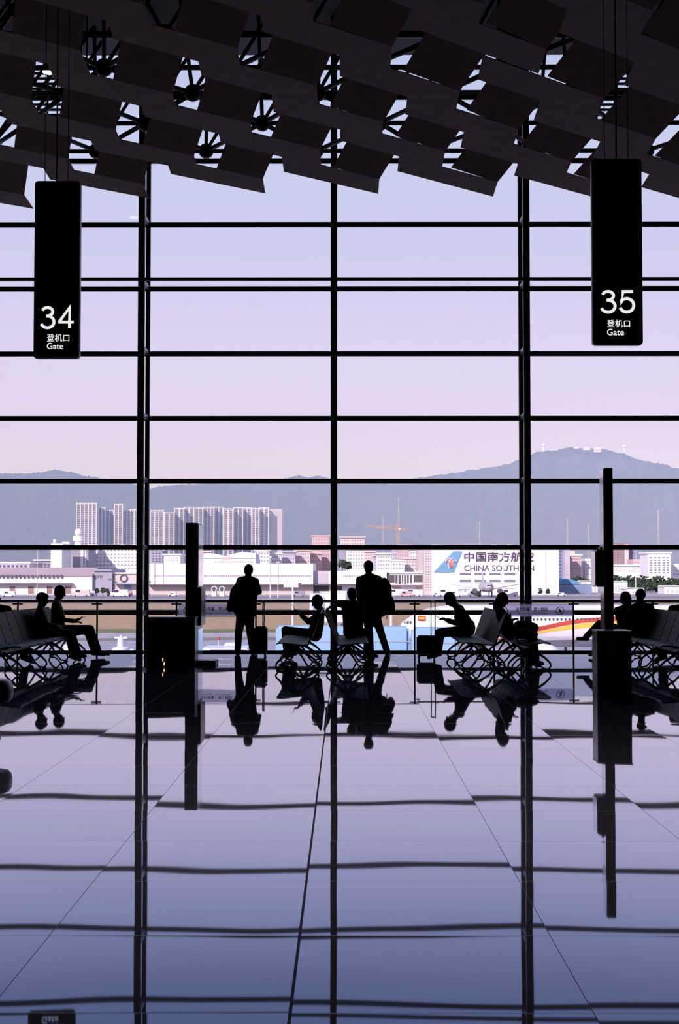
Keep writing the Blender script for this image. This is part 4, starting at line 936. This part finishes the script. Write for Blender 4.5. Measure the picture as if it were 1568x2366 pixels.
mb = MB(); lattice(mb, (xat(917, D), D, zat(1221, D)), (xat(917, D), D, zat(1211, D)), .5, 4); mb.tube([(xat(917, D), D, zat(1211, D)), (xat(870, D), D, zat(1217, D))], .2, 4); mb.tube([(xat(917, D), D, zat(1211, D)), (xat(938, D), D, zat(1223, D))], .2, 4); mb.build('cat_head', M_crane, e)
MB().box((xat(921, D), D-1, zat(1224, D)), (xat(925, D), D+1, zat(1220, D))).build('cab', F_white, e)
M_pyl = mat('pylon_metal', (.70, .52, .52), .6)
for i, (px, yt, yb) in enumerate(((1311,1198,1250),(1360,1212,1255),(1521,1178,1240),(884,1192,1240),(921,1150,1230),(1108,1205,1250))):
    D = 2350 if i < 6 else 3180; x = xat(px, D); e = empty('power_pylon', (x, D, ZG), 'hazy lattice pylon against the hills, %s listed from the %s' % (NUM[i], 'right group' if i in (0, 1, 2) else 'middle group'), 'pylon', 'power pylons on the hills')
    mb = MB(); zb_ = ZG if i < 6 else zat(yb, D)-25; zt_ = zat(yt, D)
    for sx_ in (-1, 1):
        for sy_ in (-1, 1): mb.tube([(x+sx_*1.9, D+sy_*1.9, zb_), (x+sx_*.4, D+sy_*.4, zt_)], .13, 4)
    for k in range(9):
        t = k/9; w = 1.9-1.5*t; t2 = (k+1)/9; w2 = 1.9-1.5*t2
        for q in (-1, 1): mb.tube([(x-w*q, D-w, zb_+(zt_-zb_)*t), (x+w2*q, D-w2, zb_+(zt_-zb_)*t2)], .1, 4)
    mb.build('frame', M_pyl, e)
    MB().tube([(x-3.4, D, zt_-2.5), (x+3.4, D, zt_-2.5)], .16, 4).build('cross_arm', M_pyl, e)
for (px, py, lab) in ((1255,1029,'white radome on the left shoulder of the hilltop'), (1442,1031,'white radome right of the hilltop houses')):
    P = Wp(px, py, 3560); e = empty('hill_radome', (P.x, P.y, P.z-14), lab, 'radome'); MB().ell(P, (4.3, 4.3, 4.3)).build('dome', F_white, e, smooth=True); MB().tube([P-Vector((0,0,16)), P-Vector((0,0,3))], 2, 12).build('base', F_white, e)
for i, (x0, x1, y0, y1) in enumerate(((1350,1365,1034.5,1040),(1375,1391,1033.5,1045),(1328,1338,1032.5,1037),(1512,1520,1066.5,1070))):
    D = 3560; e = empty('hilltop_house', (xat((x0+x1)/2, D), D, zat(y1, D)), 'pale flat roofed house on the hilltop, %s of four' % ['second from the left', 'third from the left and tallest', 'leftmost', 'rightmost'][i], 'house'); MB().box((xat(x0, D), D, zat(y1, D)), (xat(x1, D), D+12, zat(y0, D))).build('wall', F_white, e)
    wins(e, D, grid(x0+1, x1-1, y0+2, y1-1, 3, 1, .5, .5), F_winl)
# ---- aircraft
M_jet = mat('aircraft_white', (.82, .79, .84), .35); M_jetg = mat('aircraft_grey', (.45, .43, .48), .4); M_jred = mat('stripe_red', (.52, .07, .04), .4); M_jyel = mat('stripe_yellow', (.80, .55, .08), .4)
M_eng = mat('engine_dark', (.10, .09, .11), .5)
D = 152; R = 2.25; zc = zat(1397, D)-R; xn = xat(913, D)
prof = [(0,.05,-.62),(.25,.42,-.58),(.8,.85,-.48),(1.6,1.25,-.36),(2.4,1.62,-.22),(3.4,1.92,-.10),(4.8,2.14,-.03),(6.5,2.25,0),(34,2.25,0),(37,2.0,.15),(41,1.2,.7),(44,.3,1.2)]
e = empty('airliner', (xn+20, D, ZG), 'white airliner with red and yellow stripe parked outside behind the right benches', 'airliner')
MB().tube([(xn+a, D, zc+c) for a, r, c in prof], [r for a, r, c in prof], 40).build('fuselage', M_jet, e, smooth=True)
def skin(px, py, pr=.03):
    X = xat(px, D-1.5)
    for u, v in zip(prof, prof[1:]):
        if xn+u[0] <= X <= xn+v[0]:
            t = (X-xn-u[0])/(v[0]-u[0]); r_ = u[1]+(v[1]-u[1])*t; c_ = zc+u[2]+(v[2]-u[2])*t; z = zat(py, D-r_); q_ = max(.05, r_*r_-(z-c_)**2)
            return Vector((X, D-math.sqrt(q_)-pr, z))
def patch(rows, m, nm, rr=R+.02):
    vs = []; fs = []
    for (px, y0, y1) in rows:
        X = xat(px, D-R)
        for k in range(5):
            z = zat(y0+(y1-y0)*k/4, D-R*.9); s_ = max(-1, min(1, (z-zc)/rr)); vs.append(Vector((X, D-rr*math.sqrt(1-s_*s_), zc+rr*s_)))
    n_ = len(rows)
    for i in range(n_-1):
        for k in range(4): fs.append((i*5+k, i*5+k+1, (i+1)*5+k+1, (i+1)*5+k))
    o = MB().add(vs, fs).build(nm, m, e)
    md = o.modifiers.new('t', 'SOLIDIFY'); md.thickness = .02; return o
patch([(1120,1487,1489),(1160,1473,1478),(1200,1461,1469),(1240,1449,1459),(1280,1440,1450),(1310,1434,1444),(1345,1429,1439),(1390,1426,1436),(1460,1422,1434),(1600,1416,1430)], M_jred, 'red_stripe')
patch([(1125,1490,1491),(1160,1479,1482),(1200,1470,1474),(1240,1460,1465),(1280,1451,1458),(1310,1445,1455),(1345,1440,1451),(1390,1437,1447),(1460,1435,1446),(1600,1431,1444)], M_jyel, 'yellow_stripe')
for k in range(24):
    px = 1186+k*9.2; X = xat(px, D-R); z = zat(1432, D-R*.9); yy = D-math.sqrt(R*R-(z-zc)**2)
    MB().box((X-.11, yy-.03, z-.16), (X+.11, yy+.1, z+.16)).build('cabin_window', M_eng, e, bevel=.03)
em = MB().prism([skin(x, y, .22) for x, y in ((965,1434),(982,1434),(982,1423),(965,1423))], (0, .3, 0)).build('red_emblem', M_jred, e)
MB().prism([skin(x, y, .25) for x, y in ((967,1430.5),(980,1430.5),(980,1426.5),(967,1426.5))], (0, .03, 0)).build('gold_lettering', M_jyel, em)
for k, (x0, x1) in enumerate(((933, 937), (938.5, 944.5), (946, 950))):
    MB().prism([skin(x0, 1441, .16), skin(x1, 1440, .16), skin(x1+.3, 1434.5, .16), skin(x0+1.5, 1435.5, .16)], (0, .3, 0)).build('cockpit_window', M_eng, e)
wz = zc-1.5
MB().prism([(xn+15, D-R*.6, wz), (xn+21.5, D-R*.6, wz), (xn+27, D-15, wz+.9), (xn+25.4, D-15, wz+.9)], (0, 0, .35)).build('wing', M_jetg, e, bevel=0)
MB().prism([(xn+15, D+R*.6, wz), (xn+21.5, D+R*.6, wz), (xn+27, D+15, wz+.9), (xn+25.4, D+15, wz+.9)], (0, 0, .35)).build('wing', M_jetg, e)
for s_ in (-1, 1):
    MB().tube([(xn+12.5+a, D+s_*5.2, wz-1.0) for a in (0,.1,.6,1.8,3.2,4.0)], [.80,.95,1.02,1.0,.75,.5], 24).build('engine', M_jet, e, smooth=True)
    MB().tube([(xn+12.45, D+s_*5.2, wz-1.0), (xn+12.7, D+s_*5.2, wz-1.0)], .78, 24).build('intake', M_eng, e)
    MB().tube([(xn+18.5, D+s_*2.6, ZG+.5), (xn+18.5, D+s_*2.6, wz)], .14, 8).build('gear_leg', M_eng, e)
    MB().tube([(xn+18.5, D+s_*2.6-.3, ZG+.52), (xn+18.5, D+s_*2.6+.3, ZG+.52)], .52, 20).build('gear_wheel', M_eng, e)
MB().tube([(xn+4.2, D, ZG+.4), (xn+4.2, D, zc-1.8)], .11, 8).build('gear_leg', M_eng, e); MB().tube([(xn+4.2, D-.25, ZG+.4), (xn+4.2, D+.25, ZG+.4)], .4, 18).build('gear_wheel', M_eng, e)
MB().prism([(xn+36, D-.15, zc+1.9), (xn+43.5, D-.15, zc+1.6), (xn+46, D-.15, zc+8), (xn+42.5, D-.15, zc+8)], (0, .3, 0)).build('tail_fin', M_jred, e)
# far jet, nose on
D = 575; c0 = Wp(1131, 1357, D); e = empty('airliner', (c0.x, D+8, ZG), 'small distant airliner seen nose-on before the hangar', 'airliner')
MB().tube([(c0.x, D+a, c0.z) for a in (0,.5,1.5,3,5,26,32)], [.1,.9,1.6,1.95,2.1,2.1,.5], 24).build('fuselage', M_jetg, e, smooth=True)
for s_ in (-1, 1):
    MB().prism([(c0.x+s_*1.5, D+11, c0.z-1.2), (c0.x+s_*1.5, D+17, c0.z-1.2), (c0.x+s_*14, D+19.5, c0.z+.9), (c0.x+s_*14, D+18, c0.z+.9)], (0, 0, .3)).build('wing', M_jetg, e)
    MB().tube([(c0.x+s_*5.2, D+8, c0.z-1.6), (c0.x+s_*5.2, D+12, c0.z-1.6)], 1.0, 16).build('engine', M_eng, e)
    MB().prism([(c0.x+s_*.5, D+28, c0.z+1), (c0.x+s_*.5, D+31, c0.z+1), (c0.x+s_*5, D+32, c0.z+1.6), (c0.x+s_*5, D+31, c0.z+1.6)], (0, 0, .2)).build('tailplane', M_jetg, e)
    MB().tube([(c0.x+s_*2.4, D+15, ZG), (c0.x+s_*2.4, D+15, c0.z-1.2)], .3, 6).build('gear_leg', M_eng, e)
MB().prism([(c0.x-.15, D+25, c0.z+1.8), (c0.x-.15, D+31, c0.z+1.8), (c0.x-.15, D+33, zat(1318, D)), (c0.x-.15, D+30.5, zat(1318, D))], (.3, 0, 0)).build('tail_fin', M_jetg, e)
MB().box((c0.x-1, D+.3, c0.z+.5), (c0.x+1, D+1.1, c0.z+.95)).build('cockpit_window', M_eng, e)
MB().tube([(c0.x, D+3, ZG), (c0.x, D+3, c0.z-1.5)], .25, 6).build('gear_leg', M_eng, e)
# ---- service vehicles near the terminal
M_tblue = mat('truck_pale_blue', (.32, .50, .68), .5, noise=.05, nscale=.4); M_twhite = mat('truck_white', (.72, .74, .80), .5); M_tyre = mat('tyre', (.02, .02, .02), .8); M_tgl = mat('truck_glass', (.04, .05, .07), .2)
def truck(x0, x1, yt, D, m, lab, cab=-1, depth=2.6):
    X0, X1, Z = xat(x0, D), xat(x1, D), zat(yt, D); e = empty('service_truck', ((X0+X1)/2, D+depth/2, ZG), lab, 'service truck')
    zb_ = ZG+1.0
    MB().box((X0, D, zb_+.2), (X1, D+depth, Z)).build('box_body', m, e, bevel=.22)
    zr_ = Z-(Z-zb_)*.27; MB().box((X0+.1, D-.04, zr_-.05), (X1-.1, D+.02, zr_+.03)).build('side_rail', M_jetg, e)
    for t in (.33, .66): x = X0+(X1-X0)*t; MB().box((x-.03, D-.03, zb_+.3), (x+.03, D+.02, zr_)).build('panel_joint', M_jetg, e)
    MB().box((X0+.1, D+.3, ZG+.55), (X1-.1, D+depth-.3, zb_+.25)).build('chassis', M_eng, e)
    cx = X0-.1 if cab < 0 else X1+.1
    cbo = MB().box((cx-1.5 if cab < 0 else cx, D+.15, ZG+.6), (cx if cab < 0 else cx+1.5, D+depth-.15, ZG+2.5)).build('cab', m, e, bevel=.15)
    MB().box((cx-1.3 if cab < 0 else cx+.2, D+.08, ZG+1.5), (cx-.3 if cab < 0 else cx+1.3, D+.2, ZG+2.2)).build('side_window', M_tgl, cbo)
    for t in (.12, .8):
        x = X0+(X1-X0)*t
        for y in (D+.35, D+depth-.35): MB().tube([(x, y-.15, ZG+.48), (x, y+.15, ZG+.48)], .48, 18).build('wheel', M_tyre, e)
truck(637, 769, 1447, 118, M_tblue, 'pale blue box truck just outside, left of the centre mullion', -1)
truck(772, 945, 1449, 120, M_tblue, 'pale blue box truck just outside, behind the standing man with backpack', 1)
truck(952, 1056, 1451, 116, M_tblue, 'pale blue box truck just outside, behind the squat cabin case', -1)
D = 132; X0, X1 = xat(715, D), xat(800, D)
e = empty('catering_truck', ((X0+X1)/2, D+1.5, ZG), 'raised white box of a high loader behind the centre mullion', 'high loader')
MB().box((X0, D, zat(1440, D)), (X1, D+5, zat(1372, D))).build('raised_box', M_twhite, e, bevel=.08)
MB().box((X0+.3, D-.04, zat(1425, D)), (X0+1.4, D+.02, zat(1380, D))).build('shutter', M_jetg, e)
mb = MB()
for a, c in ((X0+.3, X1-.3), (X1-.3, X0+.3)): mb.tube([(a, D+1, ZG+1), (c, D+1, zat(1440, D))], .12, 6)
mb.build('scissor_lift', M_jetg, e); MB().box((X0-.5, D+.2, ZG+.5), (X1+.8, D+4.5, ZG+1.1)).build('chassis', M_eng, e)
for x in (X0+.3, X1-.2):
    for y in (D+.5, D+4.2): MB().tube([(x, y-.15, ZG+.48), (x, y+.15, ZG+.48)], .48, 18).build('wheel', M_tyre, e)
# stand sign mast with board
D = 150; e = empty('stand_sign_mast', (xat(676, D), D, ZG), 'pale mast with a flat sign board and lamps before the long warehouse', 'sign mast')
MB().tube([(xat(676, D), D, ZG), (xat(676, D), D, zat(1349, D))], [.14, .09], 10).build('pole', M_mast, e)
bo = MB().box((xat(655, D), D-.08, zat(1357, D)), (xat(690, D), D+.08, zat(1349, D))).build('board', mat('board_blue_white', (.62, .72, .84), .5), e)
MB().box((xat(689, D), D-.2, zat(1355, D)), (xat(696, D), D+.2, zat(1347, D))).build('lamp', M_eng, e); MB().box((xat(678, D), D-.2, zat(1363, D)), (xat(684, D), D+.2, zat(1359, D))).build('lamp', M_eng, e)
D = 150; e = empty('stand_sign_mast', (xat(903, D), D, ZG), 'pale lamp mast right of the tallest standing man', 'sign mast')
MB().tube([(xat(903, D), D, ZG), (xat(903, D), D, zat(1368, D))], [.2, .12], 10).build('pole', M_mast, e); MB().box((xat(898, D), D-.2, zat(1372, D)), (xat(908, D), D+.2, zat(1367, D))).build('board', M_twhite, e)
# white mast base / buoy like light
D = 160; c = Wp(279, 1485, D); e = empty('apron_beacon', (c.x, D, ZG), 'white apron beacon with a cross head seen left of the left column', 'beacon')
MB().tube([(c.x, D, zat(1500, D)), (c.x, D, zat(1473, D))], [.42, .34], 14).build('body', M_twhite, e)
MB().box((xat(266, D), D-.2, zat(1475.5, D)), (xat(295, D), D+.2, zat(1471, D))).build('cross_arm', M_twhite, e)
MB().tube([(c.x, D, zat(1472, D)), (c.x, D, zat(1467, D))], .12, 8).build('lamp', M_twhite, e)
MB().tube([(c.x, D, ZG), (c.x, D, zat(1497, D)), (c.x, D, zat(1494, D))], [1.2, .95, .45], 16).build('base', M_twhite, e)
D = 165; tag(MB().tube([(xat(306, D), D, ZG), (xat(306, D), D, zat(1501, D)), (xat(306, D), D, zat(1499, D))], [.3, .28, .1], 12).build('bollard', M_twhite), 'small white bollard beside the apron beacon', 'bollard')
# flat ramp trailer
D = 150; X0, X1 = xat(468, D), xat(572, D); e = empty('baggage_trailer', ((X0+X1)/2, D+1.5, ZG), 'low white flatbed trailer seen between the post and the standing man', 'trailer')
MB().box((X0, D, zat(1507, D)), (X1, D+5, zat(1497, D))).build('deck', M_twhite, e, bevel=.05); MB().box((xat(486, D), D-.1, zat(1505, D)), (xat(568, D), D, zat(1501, D))).build('dark_rail', M_eng, e)
MB().box((xat(514, D), D+2, zat(1497, D)), (xat(542, D), D+4.5, zat(1489, D))).build('load_cover', M_twhite, e, bevel=.1)
for x in (X0+.6, X1-.6): MB().tube([(x, D-.05, ZG+.3), (x, D+.2, ZG+.3)], .3, 14).build('wheel', M_tyre, e)
D = 190; e = empty('marker_lamp', (xat(505, D), D, ZG), 'tiny red marker lamp on a stake beyond the trailer', 'marker'); MB().tube([(xat(505, D), D, ZG), (xat(505, D), D, zat(1477, D))], .06, 6).build('stake', M_mast, e); MB().ell((xat(505, D), D, zat(1475.5, D)), (.16, .16, .2)).build('lamp', M_jred, e)
D = 163; e = empty('tow_tractor', (xat(160, D), D+1, ZG), 'white tow tractor seen under the left bench', 'vehicle')
MB().box((xat(148, D), D, ZG+.35), (xat(172, D), D+1.6, zat(1490, D))).build('body', M_twhite, e, bevel=.08)
for x in (xat(151, D), xat(169, D)): MB().tube([(x, D-.1, ZG+.33), (x, D+.2, ZG+.33)], .33, 14).build('wheel', M_tyre, e)
# small parked vehicles along the far apron edge
vd = [(20,1,'w'),(187,2,'t'),(205,1,'w'),(258,0,'t'),(276,2,'w'),(290,1,'p'),(400,0,'w'),(470,0,'w'),(538,0,'w'),(690,1,'d'),(745,0,'d'),(915,2,'w'),(938,1,'p'),(955,2,'w'),(1010,0,'w'),(1030,2,'w'),(1052,1,'w'),(1096,1,'d'),(1175,2,'w'),(1296,0,'w')]
cm = {'w': (M_twhite, 'white'), 't': (F_cream, 'beige'), 'p': (F_pink, 'pink'), 'd': (F_grey, 'grey')}
for i, (px, k, c) in enumerate(vd):
    D = 590+(i % 4)*4; x = xat(px, D); w, h = ((4.2, 1.5), (5.5, 2.3), (7.5, 3.0))[k]; m, cn = cm[c]
    e = empty('parked_vehicle', (x, D, ZG), 'tiny %s %s on the far apron edge, %s from the left' % (cn, ('car', 'van', 'lorry')[k], NUM[i]), 'vehicle', 'vehicles along the far apron edge')
    MB().box((x-w/2, D, ZG+.35), (x+w/2, D+2, ZG+h*.6)).build('body', m, e, bevel=.1)
    MB().box((x-w*.32, D+.1, ZG+h*.6), (x+w*(.3 if k == 0 else .47), D+1.9, ZG+h)).build('upper_body', m, e, bevel=.1)
    MB().box((x-w*.30, D+.02, ZG+h*.62), (x-w*.05, D+.12, ZG+h*.9)).build('side_window', M_tgl, e)
    for q in (-.32, .32): MB().tube([(x+w*q, D-.05, ZG+.35), (x+w*q, D+.2, ZG+.35)], .36, 12).build('wheel', M_tyre, e)
for i, px in enumerate((494, 512)):
    D = 600; c = Wp(px, 1360, D); e = empty('engine_stand', (c.x, D, ZG), '%s of two white engine stands with a dark round intake before the long warehouse' % ('left' if i == 0 else 'right'), 'engine stand')
    MB().tube([(c.x, D, c.z), (c.x, D+4, c.z)], 1.15, 18).build('cowl', M_twhite, e); MB().tube([(c.x, D-.05, c.z), (c.x, D+.3, c.z)], .8, 18).build('intake', M_eng, e); MB().box((c.x-1, D, ZG), (c.x+1, D+4, c.z-.8)).build('cradle', M_twhite, e)
